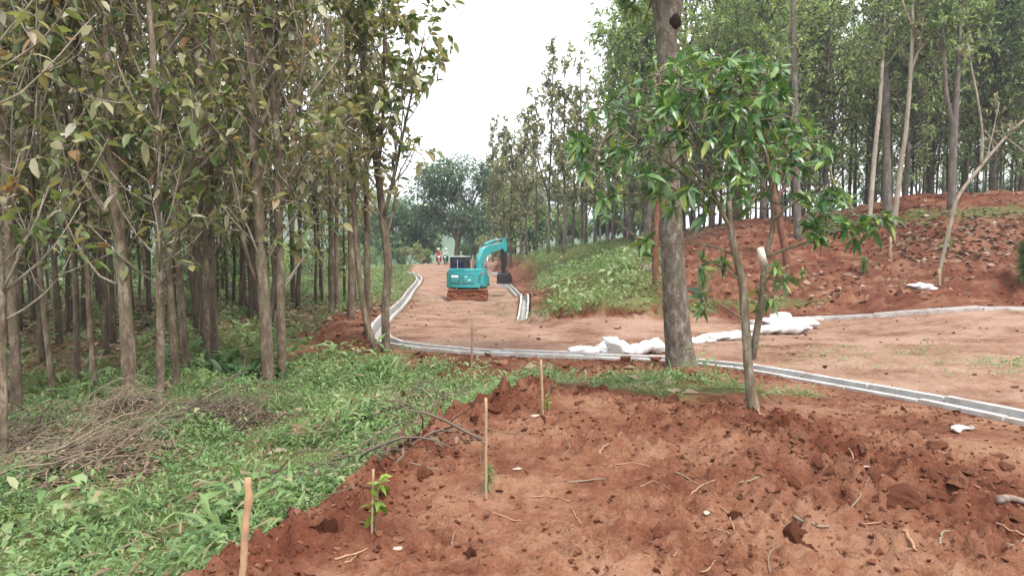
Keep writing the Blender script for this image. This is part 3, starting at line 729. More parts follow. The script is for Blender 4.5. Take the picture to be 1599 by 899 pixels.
# pale open row past the green bank
for u in list(range(775, 1015, 13)):
    d = rs.uniform(60, 84); x = (u + rs.uniform(-6, 6) - UC) / F * d
    put(PF, 'PF', 'teak_tree', x, d, 'pale thin-crowned teak in the open row beyond the green bank', 'open teak row', rs.uniform(.95, 1.25))
for u in range(780, 1060, 22):
    d = rs.uniform(86, 120); x = (u + rs.uniform(-8, 8) - UC) / F * d
    put(PF, 'PF', 'teak_tree', x, d, 'hazy teak in the second line behind the open row', 'second teak line', rs.uniform(.9, 1.2))
# dark thin trunks behind the earth terrace
for u in range(1040, 1640, 9):
    d = rs.uniform(50, 78); x = (u + rs.uniform(-6, 6) - UC) / F * d
    put(PD, 'PD', 'slim_tree', x, d, 'slim dark trunk in the close wood behind the red terrace', 'wood behind the terrace', rs.uniform(.8, 1.1))
for u in range(1020, 1660, 30):
    d = rs.uniform(80, 105); x = (u + rs.uniform(-6, 6) - UC) / F * d
    put(PD, 'PD', 'slim_tree', x, d, 'slim tree at the back of the wood behind the terrace', 'back of the right wood', rs.uniform(.8, 1.1))
# tall leafy shade trees over the terrace
SH = [(1010, 47, 1.0, 'tall leafy tree whose crown shows behind the big forked trunk'), (1110, 52, 1.05, 'tall green tree just right of the big trunk, over the red bank'), (1190, 46, .95, 'broad green tree over the middle of the red bank'),
      (1290, 50, 1.0, 'leafy tree above the spray of glossy leaves'), (1360, 58, 1.1, 'green tree behind the two pale leaning stems'), (1450, 56, 1.05, 'leafy tree between the pale stems and the twin trunk'), (1545, 52, 1.0, 'broad leafy tree right of the twin trunk'), (1640, 48, 1.05, 'green tree at the far right picture edge'), (1065, 60, 1.15, 'tall tree rising directly behind the thick mottled trunk'), (1150, 58, 1.1, 'tall tree behind the small glossy-leaved tree'), (1240, 60, 1.15, 'tall tree behind the grey trunk at the bank foot'), (1410, 48, .9, 'bright leafy tree around the pale branching stem'), (1500, 62, 1.2, 'tallest tree behind the twin trunk'), (1590, 60, 1.15, 'tall tree near the right edge behind the broad leafy one'), (985, 62, 1.0, 'tree at the right side of the sky gap')]
for i_, (u, d, sc, lab) in enumerate(SH):
    put(PG, 'PG', 'shade_tree', (u - UC) / F * d, d, lab, 'shade trees over the terrace', sc, k=i_ % 5)
# ------------------------------------------------------------------ centre background: the round dark tree and its neighbours
def round_tree(seed, name, label, base, hgt, rad_c, leafmat, nl=9000, group=None, lobes=26, zf=.62, fork=True, leafL=(.3, .5), trunk_r=.32, bark=None, flat=.8):
    rng = np.random.RandomState(seed); wood = Geo(); base = np.asarray(base, float)
    root = empty(name, base); tag(root, label, 'tree', group)
    th = hgt * .38
    tp = curved(rng, (0, 0, -.4), (0, 0, 1), th, 7, .1, .04); wood.tube(tp, np.linspace(trunk_r, trunk_r * .7, 7), 9, .5, .04, seed)
    cs = []
    for k in range(lobes):
        az = rng.uniform(0, 6.28); r = rad_c * math.sqrt(rng.uniform(.05, 1)) * .8; zz = hgt * rng.uniform(.30, .92)
        r *= math.sqrt(max(.1, 1 - ((zz / hgt - zf * .9) / .62) ** 2)); c = np.array([math.cos(az) * r, math.sin(az) * r, zz]); cs.append((c, rad_c * rng.uniform(.2, .36)))
        mid = tp[-1] * .5 + c * .5 + rng.randn(3) * .3; mid[2] -= .1 * hgt * rng.rand()
        wood.tube(resample([tp[rng.randint(3, 7)], mid, c], 7), np.linspace(trunk_r * .38, .03, 7), 5)
    mobj('trunk', wood.mesh(name + '_trunk', [bark or B_FAR]), root)
    LP = []; LD = []
    for c, r in cs:
        n = nl // lobes; v = rng.randn(n, 3); v /= np.linalg.norm(v, axis=1)[:, None]
        rr = r * rng.rand(n) ** .4; p = c + v * rr[:, None] * [1, 1, flat]; LP.append(p); LD.append(v + rng.randn(n, 3) * .7)
    LP = np.vstack(LP); LD = np.vstack(LD); LL = rng.uniform(*leafL, len(LP))
    V, T, t = leaves(LP, LD, LL, LL * .42, rng, .3, 'four', .6)
    mobj('crown', npmesh(name + '_crown', V, T, [leafmat], False, tint=t), root)
    return root
def gd(u, d):
    x = (u - UC) / F * d; return np.array([x, d, H(x, d)])
round_tree(1, 'broadleaf_tree', 'big round dark green tree standing behind the excavator', gd(713, 96), 14.2, 6.8, M_DARK, 12000, lobes=34, leafL=(.35, .6), trunk_r=.42)
round_tree(2, 'broadleaf_tree', 'low dark green tree left of the big round one, beyond the riders', gd(630, 100), 9.0, 5.2, M_DARK, 9000, lobes=20, leafL=(.35, .6))
round_tree(3, 'broadleaf_tree', 'light green tree just right of the big round dark one', gd(772, 104), 12.5, 4.4, M_GREEN, 7000, lobes=18, leafL=(.35, .55))
round_tree(4, 'broadleaf_tree', 'dark tree farther off between the road end and the open teaks', gd(815, 125), 14.5, 6.0, M_GREEN, 7000, lobes=18, leafL=(.4, .6))
round_tree(5, 'broadleaf_tree', 'dusky tree closing the road between plantation and round tree', gd(575, 108), 10, 5.0, M_DARK, 7000, lobes=16, leafL=(.4, .6))
for k, (u, d, h) in enumerate([(480, 112, 9), (390, 105, 8), (300, 100, 8), (200, 95, 7), (660, 128, 12), (870, 135, 16), (930, 130, 18), (740, 140, 13), (1010, 120, 11), (1080, 112, 10), (1150, 118, 11), (1220, 110, 10), (1290, 115, 11), (1360, 108, 10), (1430, 116, 11), (1500, 110, 10), (1570, 114, 11), (1630, 108, 10), (800, 98, 5), (835, 102, 7), (875, 100, 6), (915, 104, 8), (955, 100, 7), (990, 106, 8), (1030, 96, 7)]):
    round_tree(20 + k, 'broadleaf_tree', 'small distant green tree glimpsed between the trunks', gd(u, d), h, 4.5, [M_GREEN, M_DARK][k % 2], 2200, 'distant trees between the trunks', lobes=12, leafL=(.45, .7))

for k, (u, dd_, h) in enumerate([(590, 92, 2.6), (615, 88, 2.0), (640, 90, 2.4), (662, 93, 1.8), (735, 92, 2.2), (760, 90, 2.6), (555, 90, 3.0), (520, 86, 2.6), (785, 84, 2.0)]):
    round_tree(60 + k, 'shrub', 'low green shrub on the rise where the road ends', gd(u, dd_), h, h * .85, [M_GREEN, M_DARK, M_FAR][k % 3], 1400, 'shrubs at the road end', lobes=8, leafL=(.2, .35), trunk_r=.06)
for k in range(20):
    u = 560 * k / 20 + rs.uniform(-15, 15); dd_ = rs.uniform(44, 60); h = rs.uniform(1.4, 3.0)
    if gd(u, dd_)[0] > axr(dd_) - 2: continue
    round_tree(90 + k, 'shrub', 'leafy undergrowth shrub behind the back rows of the plantation', gd(u, dd_), h, h * 1.1, [M_GREEN, M_DARK][k % 2], 1000, 'undergrowth behind the plantation', lobes=9, leafL=(.16, .3), trunk_r=.05)
# far blue ridge
def ridge(name, y0, hgt, seed, lab, mat, x0=-690, x1=690):
    xs = np.linspace(x0, x1, 240); ys = np.linspace(0, 1, 14)
    Xr, Yr = np.meshgrid(xs, ys); prof = (.55 + .45 * np.clip(fbm(xs / 260, xs * 0 + seed, seed, 4), -1, 1)) * hgt * (1 - .45 * sstep(-100, 300, xs))
    Zr = prof[None] * np.sin(np.clip(Yr, 0, 1) * math.pi) + fbm(Xr / 70, Yr * 6, seed + 1, 3) * hgt * .05 - 14
    V = np.stack([Xr, y0 + Yr * 300, Zr], -1).reshape(-1, 3); nxr = len(xs)
    i_ = np.arange(13)[:, None] * nxr; j_ = np.arange(nxr - 1)[None]
    q = np.stack([i_ + j_, i_ + j_ + 1, i_ + nxr + j_ + 1, i_ + nxr + j_], -1).reshape(-1, 4)
    tag(mobj(name, npmesh(name, V, q, [mat], True)), lab, None, None, 'structure')
M_HILL = flat_mat('wooded_hill', (.06, .10, .05), .95, 0, .5, .03, .1)
ridge('hills', 430, 75, 3, 'blue wooded ridge far beyond the plantation', M_HILL, -690, 690)

# ------------------------------------------------------------------ the big forked trunk and other single trees on the right
def traced_tree(name, label, bpx, tr, fks, bark, d=None, sides=12, flare=1.35, crown=None, bumpv=.03, dz=0, group=None, ext=0.0, leaves_on=None, seed=0, cat='tree'):
    rng = np.random.RandomState(700 + seed)
    g = G(*bpx) if d is None else gd(bpx[0], d)
    dd = g[1]; root = empty(name, g); tag(root, label, cat, group)
    wood = Geo(); stems = []
    path, rad = trace(tr, dd, dz); path[0, 2] = g[2] - .15
    if ext:
        path = np.vstack([path, path[-1] + unit(path[-1] - path[-2]) * ext]); rad = np.append(rad, rad[-1] * .4)
    q = resample(np.column_stack([path, rad]), 40); path, rad = q[:, :3] - g, q[:, 3]; rad[0] *= flare; rad[1] *= (1 + (flare - 1) * .45); rad[2] *= (1 + (flare - 1) * .15)
    wood.tube(path, rad, sides, .5, bumpv, seed); stems.append((path, rad, 1.0))
    for fk in fks:
        fp, fr = trace(fk[0] if isinstance(fk, tuple) else fk, dd, fk[1] if isinstance(fk, tuple) else rng.uniform(-.1, .1))
        q = resample(np.column_stack([fp, fr]), 20); fp, fr = q[:, :3] - g, q[:, 3]
        wood.tube(fp, fr, max(6, sides - 4), .5, bumpv, seed); stems.append((fp, fr, .6))
    mobj('trunk', wood.mesh(name + '_trunk', [bark]), root)
    if leaves_on:
        bw = Geo(); lp, ld, ll = crown_on(rng, bw, stems, **leaves_on['c'])
        mobj('branches', bw.mesh(name + '_branches', [bark]), root)['kind'] = 'stuff'
        V, T, t = leaves(lp, ld, ll, ll * leaves_on.get('wr', .45), rng, .35, 'five', .5)
        mobj('crown', npmesh(name + '_crown', V, T, [leaves_on['m']], False, tint=t), root)
    return root, g
WSC = 1.25
big, gb = traced_tree('big_tree', 'thick mottled grey trunk with a dark hollow below its fork', (1062, 570), [(1066, 572, 56), (1060, 540, 47), (1055, 480, 42), (1050, 390, 38), (1046, 300, 35), (1041, 200, 31), (1040, 110, 30), (1041, 60, 35), (1042, 25, 46), (1043, -5, 54)],
    [([(1036, 0, 40), (1026, -30, 36), (1012, -80, 28), (995, -160, 22), (985, -300, 12)], .05), ([(1050, 0, 38), (1058, -30, 36), (1066, -80, 30), (1080, -160, 24), (1100, -300, 12)], -.05)], B_BIG, sides=18, flare=1.25, bumpv=.02,
    leaves_on={'c': dict(nb=30, zlo=.985, L0=(1.5, 3.0), leafL=(.14, .24), nleaf=14, sub=3, r0=.04, stop=1.0), 'm': M_GREEN}, seed=1)
WSC = 1.0
# hollow: a dark bulge on the near face, its colour painting the cavity's shade
kp = P(1050, 36, gb[1]) - gb
m_hol = flat_mat('hollow_shade', (.02, .014, .012), .95, 0, .3, 20, .05)
bm = bmesh.new(); bmesh.ops.create_uvsphere(bm, u_segments=18, v_segments=10, radius=1)
rr_ = random.Random(3)
for v in bm.verts: v.co = Vector((v.co.x * .105 * (1 - .25 * v.co.z), v.co.y * .085, v.co.z * .13)) * rr_.uniform(.94, 1.06)
me = bpy.data.meshes.new('hollow'); bm.to_mesh(me); bm.free(); me.materials.append(m_hol)
for p_ in me.polygons: p_.use_smooth = True
hol = mobj('hollow', me, big, (kp[0] - .01, kp[1] - .118, kp[2])); tag(hol, 'hollow under the fork, painted dark as shade')
LV = lambda m, **k: {'m': m, 'c': dict(dict(nb=16, zlo=.55, L0=(.8, 2.0), leafL=(.2, .34), nleaf=8, sub=2, r0=.03), **k)}
traced_tree('mud_reddened_tree', 'red-brown leaning stem in front of the red bank, behind the small tree', (1231, 416), [(1231, 416, 17), (1222, 370, 15), (1210, 310, 14), (1200, 260, 11), (1190, 200, 8)], [[(1210, 315, 7), (1235, 280, 5), (1262, 230, 4)]], B_RED, flare=1.2, ext=3, leaves_on=LV(M_GREEN, zlo=.5), seed=2)
traced_tree('mud_reddened_tree', 'dark red-brown pole-like stem close behind the thick mottled trunk', (1024, 462), [(1024, 462, 15), (1023, 400, 14), (1025, 345, 12), (1036, 250, 10), (1044, 150, 8)], [], B_RED, flare=1.1, ext=4, leaves_on=LV(M_GREEN, zlo=.45), seed=3)
traced_tree('grey_tree', 'grey trunk standing at the foot of the red bank', (1247, 372), [(1247, 372, 17), (1245, 320, 15), (1243, 250, 14), (1240, 100, 12), (1238, -20, 10)], [], B_FAR, d=40, ext=4, leaves_on=LV(M_GREEN, nb=30, zlo=.35, L0=(1.5, 3.5), nleaf=16, sub=3), seed=4)
traced_tree('grey_tree', 'straight grey trunk between two pale leaning stems', (1386, 322), [(1386, 322, 17), (1385, 260, 15), (1383, 150, 13), (1380, 40, 11), (1378, -40, 9)], [], B_FAR, d=41, ext=4, leaves_on=LV(M_GREEN, nb=36, zlo=.35, L0=(1.5, 3.5), nleaf=16, sub=3), seed=5)
traced_tree('pale_stem_tree', 'thin pale stem leaning slightly right, left of the grey trunk', (1358, 305), [(1358, 305, 10), (1366, 240, 9), (1374, 160, 8), (1380, 60, 6), (1384, -20, 5)], [], B_PALE, d=40.5, ext=2, leaves_on=LV(M_FAR, nb=14), seed=6)
traced_tree('pale_stem_tree', 'pale branching stem leaning right with bare curved limbs', (1396, 332), [(1396, 332, 11), (1405, 270, 10), (1415, 200, 9), (1422, 110, 8), (1425, 40, 7), (1424, -30, 5)],
    [[(1420, 120, 6), (1436, 78, 5), (1462, 62, 4), (1480, 55, 2)], [(1422, 95, 5), (1432, 50, 4), (1460, 30, 3), (1490, 12, 2)], [(1424, 40, 5), (1412, 10, 4), (1400, -20, 3)]], B_PALE, d=39.5, ext=2, leaves_on=LV(M_FAR, nb=12), seed=7)
traced_tree('twin_trunk_tree', 'grey twin-trunked tree on the grassy ledge of the bank', (1486, 322), [(1486, 322, 17), (1488, 250, 15), (1490, 195, 16), (1494, 140, 11), (1498, 60, 9), (1500, -30, 7)], [[(1489, 200, 10), (1478, 150, 9), (1474, 90, 8), (1468, 0, 6)]], B_FAR, d=39, ext=4, leaves_on=LV(M_GREEN, nb=30, zlo=.4, L0=(1.5, 3.2), nleaf=14, sub=3), seed=8)
traced_tree('bare_leaning_tree', 'bare pale tree bending far to the right over the bank', (1464, 448), [(1464, 448, 8), (1470, 410, 8), (1482, 360, 7.5), (1495, 310, 7.5), (1530, 262, 6.5), (1570, 215, 5.5), (1610, 180, 5), (1660, 150, 3)],
    [[(1532, 258, 6), (1534, 210, 5), (1526, 150, 4), (1518, 110, 3), (1510, 60, 2)], [(1570, 215, 4), (1590, 230, 3), (1612, 250, 2)], [(1540, 250, 3), (1552, 200, 2.5), (1560, 160, 2)]], B_TWIG, flare=1.2, bumpv=.06, leaves_on=LV(M_FAR, nb=8, zlo=.7, L0=(.5, 1.1), leafL=(.12, .2), nleaf=4), seed=9)

# ------------------------------------------------------------------ the small glossy-leaved tree in front
rng = np.random.RandomState(55)
g0 = G(1176, 634); D0 = g0[1]
st = empty('small_fruit_tree', g0); tag(st, 'small two-stemmed tree with long glossy dark green leaves in the foreground', 'tree')
w = Geo(); BR = []
def limb(tr, dz=0, d0=D0, n=16, sides=9):
    p_, r_ = trace(tr, d0, dz); q = resample(np.column_stack([p_, r_]), n); w.tube(q[:, :3] - g0, q[:, 3], sides, .5, .04, len(BR)); BR.append(q[:, :3] - g0); return q
t0 = limb([(1176, 645, 30), (1176, 632, 25), (1170, 590, 21), (1167, 545, 19), (1163, 490, 18), (1158, 435, 16), (1148, 395, 15), (1141, 355, 14), (1138, 315, 12)], .0, n=26, sides=12)
limb([(1176, 560, 14), (1181, 520, 15), (1189, 475, 14), (1192, 430, 13), (1197, 395, 11), (1207, 350, 10), (1203, 280, 9), (1193, 220, 7), (1186, 160, 4), (1180, 110, 2)], .03, n=26, sides=10)
limb([(1142, 360, 10), (1122, 320, 9), (1108, 280, 8), (1090, 225, 6), (1070, 170, 4), (1062, 120, 2)], -.06)
limb([(1138, 320, 9), (1150, 270, 8), (1148, 210, 6), (1140, 150, 4), (1130, 100, 2)], .08)
limb([(1120, 315, 7), (1080, 280, 6), (1030, 245, 5), (975, 205, 4), (938, 165, 3), (926, 110, 2)], -.03)
limb([(1118, 335, 6), (1060, 300, 5), (1000, 268, 4), (940, 258, 3), (880, 240, 2)], .07)
limb([(1195, 402, 7), (1230, 388, 6), (1275, 374, 5), (1320, 352, 4), (1365, 340, 2)], -.04)
limb([(1206, 345, 7), (1235, 320, 6), (1268, 300, 4), (1300, 285, 2)], -.1)
limb([(1202, 280, 6), (1222, 245, 5), (1250, 225, 4), (1285, 205, 2)], .05)
limb([(1150, 400, 6), (1115, 385, 5), (1070, 380, 4), (1020, 385, 2)], .08)
limb([(1158, 440, 5), (1130, 418, 4), (1105, 408, 2)], -.06); limb([(1190, 450, 6), (1205, 425, 4), (1215, 405, 2)], -.08); limb([(1162, 500, 5), (1130, 478, 4), (1095, 458, 2)], -.05)
limb([(1140, 345, 6), (1165, 315, 6), (1195, 295, 5), (1225, 272, 3)], -.1)
for tr in ([(1090, 225, 5), (1108, 150, 4), (1128, 95, 2)], [(1148, 210, 5), (1172, 150, 4), (1200, 108, 2)], [(1193, 220, 5), (1214, 165, 4), (1226, 120, 2)], [(1050, 262, 5), (1038, 185, 4), (1030, 115, 2)], [(1000, 225, 4), (986, 165, 3), (976, 108, 2)],
           [(1095, 240, 5), (1060, 205, 4), (1020, 180, 2)], [(1120, 300, 5), (1085, 270, 4), (1060, 230, 2)], [(1150, 265, 5), (1165, 200, 4), (1160, 130, 2)], [(1205, 300, 5), (1228, 215, 4), (1240, 170, 2)]):
    limb(tr, rng.choice([-1, 1]) * rng.uniform(.08, .3), n=10, sides=6)
# pale sawn stub
sp_ = P(1186, 400, D0) - g0; sg = Geo(); sg.tube(np.array([P(1193, 412, D0) - g0, P(1187, 388, D0 - .05) - g0]), [.038, .034], 10)
M_SAWN = flat_mat('sawn_wood', (.62, .56, .48), .8, 0, .1, 20)
mobj('trunk', w.mesh('small_tree_wood', [B_SMALL]), st)
tag(mobj('sawn_stub', sg.mesh('sawn_stub', [M_SAWN]), st), 'pale freshly sawn branch stub')
# twig ends sit inside these leaf masses (centre px, radii px, count, depth spread)
BL = [(1130, 135, 105, 58, 76, .9), (1055, 235, 85, 80, 28, .9), (1175, 250, 70, 95, 36, .9), (995, 195, 70, 80, 17, .7), (930, 185, 50, 85, 12, .6), (1030, 140, 60, 50, 16, .7), (1215, 185, 45, 65, 12, .6), (905, 240, 40, 22, 5, .3), (1265, 225, 42, 38, 11, .4), (1330, 338, 75, 42, 36, .5),
      (1275, 310, 45, 30, 8, .4), (1200, 440, 34, 38, 9, .3), (1110, 412, 26, 20, 4, .3), (950, 322, 45, 22, 4, .4), (1010, 375, 30, 20, 3, .3), (1095, 470, 22, 18, 3, .2), (1080, 320, 40, 30, 7, .5), (1210, 130, 25, 30, 6, .4)]
allb = np.vstack(BR); tw = Geo(); LP = []; LD = []; LL = []
for (u, v, ru, rv, n, sd_) in BL:
    for k in range(n):
        a_ = rng.uniform(0, 6.28); r = math.sqrt(rng.rand()); p = P(u + math.cos(a_) * r * ru, v + math.sin(a_) * r * rv, D0 + rng.uniform(-sd_, sd_)) - g0
        cand = allb[(allb[:, 2] < p[2] + .15)]; b0 = cand[np.argmin(np.linalg.norm(cand - p, axis=1))]
        mid = (b0 + p) / 2 + rng.randn(3) * .04 - [0, 0, .05]
        pth = resample([b0, mid, p], 6); tw.tube(pth, np.linspace(.010, .004, 6), 4)
        ax = unit(p - mid); m_ = rng.randint(7, 13)
        for q in range(m_):
            a2 = q * 2.4 + rng.uniform(-.3, .3); s1 = unit(np.cross(ax, [.2, .1, 1])); s2 = np.cross(ax, s1); op = rng.uniform(.5, 1.5)
            LD.append(ax * math.cos(op) + (s1 * math.cos(a2) + s2 * math.sin(a2)) * math.sin(op) - np.array([0, 0, .02])); LP.append(p - ax * rng.uniform(0, .10)); LL.append(rng.uniform(.09, .185) * rng.choice([.7, 1, 1.12]))
LP = np.array(LP); LD = np.array(LD); LL = np.array(LL)
mobj('branches', tw.mesh('small_tree_twigs', [B_SMALL]), st)['kind'] = 'stuff'
order = np.argsort(LP[:, 1] - LL * 1.0); vis = order[:300]; rest = order[300:]
V, T, t = leaves(LP[rest], LD[rest], LL[rest], LL[rest] * .36, rng, .35, 'eight', .5)
cr = mobj('crown', npmesh('small_tree_crown', V, T, [M_MANGO], True, tint=t), st)
single_leaves(cr, LP[vis], LD[vis], LL[vis], .36, M_MANGO, rng, 300, 'glossy', .35)
print('small tree leaves', len(LP))
# ------------------------------------------------------------------ ground cover
def scatter_pts(rng, n, x0, x1, y0, y1, dens):
    x = rng.uniform(x0, x1, n); y = rng.uniform(y0, y1, n)
    u = UC + x / np.maximum(y, .5) * F; s = (u > -160) & (u < 1760); x, y = x[s], y[s]
    m = masks(x, y); k = rng.rand(len(x)) < dens(x, y, m); x, y = x[k], y[k]
    for dr in DRAINS:
        s = seg_dist(x, y, dr) > .3; x, y = x[s], y[s]
    return x, y, hfull(x, y)
def plant_leaves(rng, x, y, z, per, spread, L, wr, elev, stem, droop, tpl='five', tintf=None):
    """each plant is a fan of leaves up a short stem"""
    N = len(x) * per; X_ = np.repeat(x, per); Y_ = np.repeat(y, per); Z_ = np.repeat(z, per); big_ = np.repeat(rng.uniform(.6, 1.35, len(x)) * np.clip(.85 + .8 * fbm(x * .9, y * .9, 301, 3), .4, 1.7), per)
    az = rng.uniform(0, 6.28, N); el = rng.uniform(*elev, N); D = np.stack([np.cos(az) * np.cos(el), np.sin(az) * np.cos(el), np.sin(el)], 1)
    pos = np.stack([X_ + rng.randn(N) * spread, Y_ + rng.randn(N) * spread, Z_ + rng.uniform(0, 1, N) * stem * big_], 1)
    ll = rng.uniform(*L, N) * big_
    t = np.clip(np.repeat(rng.rand(len(x)), per) * .6 + rng.rand(N) * .4, 0, 1) if tintf is None else tintf(pos, N)
    return leaves(pos, D, ll, ll * wr, rng, droop, tpl, .35, t)
rng = np.random.RandomState(5)
def cover(name, label, specs, mat, cat='weeds', smooth=False):
    Vs, Ts, ts, n = [], [], [], 0
    for V, T, t in specs: Vs.append(V); Ts.append(T + n); ts.append(t); n += len(V)
    o = mobj(name, npmesh(name, np.vstack(Vs), np.vstack(Ts), [mat], smooth, tint=np.concatenate(ts)))
    print(name, sum(len(T) for T in Ts)); return tag(o, label, cat, None, 'stuff')
def ptint(sc, s0, off=0):
    return lambda pos, N: np.clip(.45 + off + .45 * fbm(pos[:, 0] * sc, pos[:, 1] * sc, s0, 3) + (rng.rand(N) - .5) * .5 + (rng.rand(N) < .05) * .6, 0, 1)
dl = lambda x, y, m: m['grass'] * (m['left'] > .3) * (1 - .9 * sstep(.3, 1.2, x)) * np.clip(.75 + 1.2 * fbm(x * .9, y * .9, 201, 3), .05, 1)
xa, ya, za = scatter_pts(rng, 23000, -8, 4.5, 3.6, 13, dl)
xb, yb, zb = scatter_pts(rng, 26000, -8, 4.5, 3.6, 14, dl)
xc, yc, zc = scatter_pts(rng, 22000, -30, 4, 12, 76, lambda x, y, m: m['grass'] * (m['left'] > .3))
xt, yt, zt_ = scatter_pts(rng, 900, -8, 3, 3.8, 14, lambda x, y, m: dl(x, y, m) * sstep(-.1, .4, fbm(x * .6, y * .6, 207, 2)))
xs_, ys_, zs_ = scatter_pts(rng, 2600, -8, 3, 3.8, 14, lambda x, y, m: dl(x, y, m) * sstep(.0, .35, fbm(x * .7, y * .7, 208, 2)))
cover('dry_stalks', 'scattered dry brown stalks and dead leaves among the weeds', [
    plant_leaves(rng, xs_, ys_, zs_, 4, .10, (.12, .34), .05, (-.1, .8), .22, .4, 'four'),
    plant_leaves(rng, xs_, ys_, zs_, 3, .12, (.06, .14), .5, (-.3, .5), .20, .3, 'five')], M_DRY)
cover('weeds', 'dense low green weeds covering the slope beside the soil platform', [
    plant_leaves(rng, xt, yt, zt_, 16, .06, (.06, .12), .30, (-.2, 1.0), .46, .5, 'eight', ptint(.8, 214, -.1)),
    plant_leaves(rng, xa, ya, za, 7, .06, (.035, .085), .34, (-.1, .9), .22, .5, 'five', ptint(.8, 211)),
    plant_leaves(rng, xb, yb, zb, 5, .04, (.14, .34), .07, (.4, 1.35), .05, .6, 'five', ptint(.8, 212, .1)),
    plant_leaves(rng, xc, yc, zc, 6, .08, (.14, .32), .24, (.1, 1.1), .22, .5, 'five', ptint(.5, 213, -.05))], M_GRASS)
xd, yd, zd = scatter_pts(rng, 9000, 0, 14, 19, 70, lambda x, y, m: np.clip(m['bankg'] * (.45 + 1.3 * fbm(x * .35, y * .35, 231, 3)), 0, 1))
xe, ye, ze = scatter_pts(rng, 9000, 0, 34, 19, 95, lambda x, y, m: (m['grass'] * (m['left'] < .3)) * np.where(m['ledge'] > .3, 1.0, .6))
cover('bank_weeds', 'bright green bushy weeds on the bank beside the road', [
    plant_leaves(rng, xd, yd, zd, 13, .18, (.10, .24), .34, (-.3, 1.1), .6, .4, 'five', ptint(.4, 232, .22)),
    plant_leaves(rng, xe, ye, ze, 7, .08, (.14, .3), .2, (.3, 1.3), .08, .5, 'four', ptint(.4, 233, .2))], M_GRASS)
# turf round the big trunk and patches on the road
xg, yg, zg = scatter_pts(rng, 5000, .4, 5, 8.2, 13, lambda x, y, m: m['grass'] * (m['left'] > -1) * sstep(-.3, .3, fbm(x * 1.2, y * 1.2, 240, 3)))
xh, yh, zh = scatter_pts(rng, 22000, -7, 14, 9, 66, lambda x, y, m: m['road'] * sstep(.45, .85, fbm(x * .33, y * .22, 251, 3)) * .55)
gr = [GB(u, v) for u, v in ((780, 455), (775, 480), (640, 450), (790, 492), (655, 470), (1500, 555), (1300, 560), (1490, 560))]
xi = np.concatenate([g_[0] + rng.randn(130) * .55 for g_ in gr]); yi = np.concatenate([g_[1] + rng.randn(130) * (.5 + .05 * g_[1]) for g_ in gr])
ok = masks(xi, yi)['road'] > .9; xi, yi = xi[ok], yi[ok]; zi = hfull(xi, yi)
cover('road_grass', 'sparse short grass tufts growing on the dirt road and round the trunk foot', [
    plant_leaves(rng, xg, yg, zg, 6, .03, (.05, .13), .13, (.2, 1.3), .03, .5, 'four', ptint(.8, 241, .25)),
    plant_leaves(rng, xh, yh, zh, 5, .05, (.03, .07), .2, (.1, 1.0), .01, .4, 'four', ptint(.8, 242, .2)),
    plant_leaves(rng, xi, yi, zi, 6, .06, (.05, .12), .16, (.2, 1.2), .03, .4, 'four', ptint(.8, 243, .25))], M_GRASS, 'grass')
# leaf litter
xl_, yl_, zl_ = scatter_pts(rng, 26000, -26, 2, 6, 40, lambda x, y, m: np.clip(m['litter'] * .9 + m['left'] * .10, 0, 1))
xm, ym, zm = scatter_pts(rng, 26000, 8, 34, 22, 50, lambda x, y, m: np.clip(m['slope'] * 1.0 + m['right'] * .10, 0, 1))
def litter(x, y, z, L):
    N = len(x); az = rng.uniform(0, 6.28, N); D = np.stack([np.cos(az), np.sin(az), rng.uniform(-.15, .35, N)], 1); ll = rng.uniform(*L, N)
    return leaves(np.stack([x, y, z + rng.uniform(.005, .05, N)], 1), D, ll, ll * .55, rng, .2, 'four', .5)
cover('leaf_litter', 'dry brown fallen leaves under the trees and on the bank slope', [litter(xl_, yl_, zl_, (.14, .32)), litter(xm, ym, zm, (.16, .40))], M_DRY, 'litter')
# a clump of long-bladed grass by the drain bend, ferns in the plantation
def clump(name, label, cat, px, n, L, wr, elev, mat, sp=.25, droop=.7, stem=.05, group=None):
    g = GX(*px); r = np.random.RandomState(int(px[0] * 7 + px[1])); x = r.randn(n) * sp; y = r.randn(n) * sp
    z = hfull(g[0] + x, g[1] + y) - g[2]
    V, T, t = plant_leaves(r, x, y, z, 1, .01, L, wr, elev, stem, droop, 'eight')
    o = mobj(name, npmesh(name, V, T, [mat], True, tint=t), None, g); return tag(o, label, cat, group)
clump('grass_clump', 'dome of long green grass blades in front of the drain bend', 'grass clump', (585, 590), 420, (.35, .65), .07, (.4, 1.4), M_GRASS, .24)
clump('fern', 'dark fern clump at the feet of the stout teak', 'fern', (335, 580), 130, (.35, .6), .16, (.3, 1.2), M_FERN, .22)
clump('fern', 'dark fern clump in front of the close pair of teaks', 'fern', (385, 590), 150, (.35, .6), .16, (.3, 1.2), M_FERN, .28)
clump('fern', 'spiky dark green clump by the soil platform edge', 'fern', (572, 668), 60, (.25, .45), .12, (.3, 1.3), M_FERN, .10)
clump('leafy_bush', 'round bush of light leaves at the lower left by the thick stake', 'bush', (345, 840), 260, (.10, .20), .35, (-.4, 1.0), M_GRASS, .17, .5, .30)
clump('leafy_bush', 'tall weed bush by the left picture bottom', 'bush', (120, 830), 240, (.10, .2), .35, (-.2, 1.0), M_GRASS, .25, .5, .35)

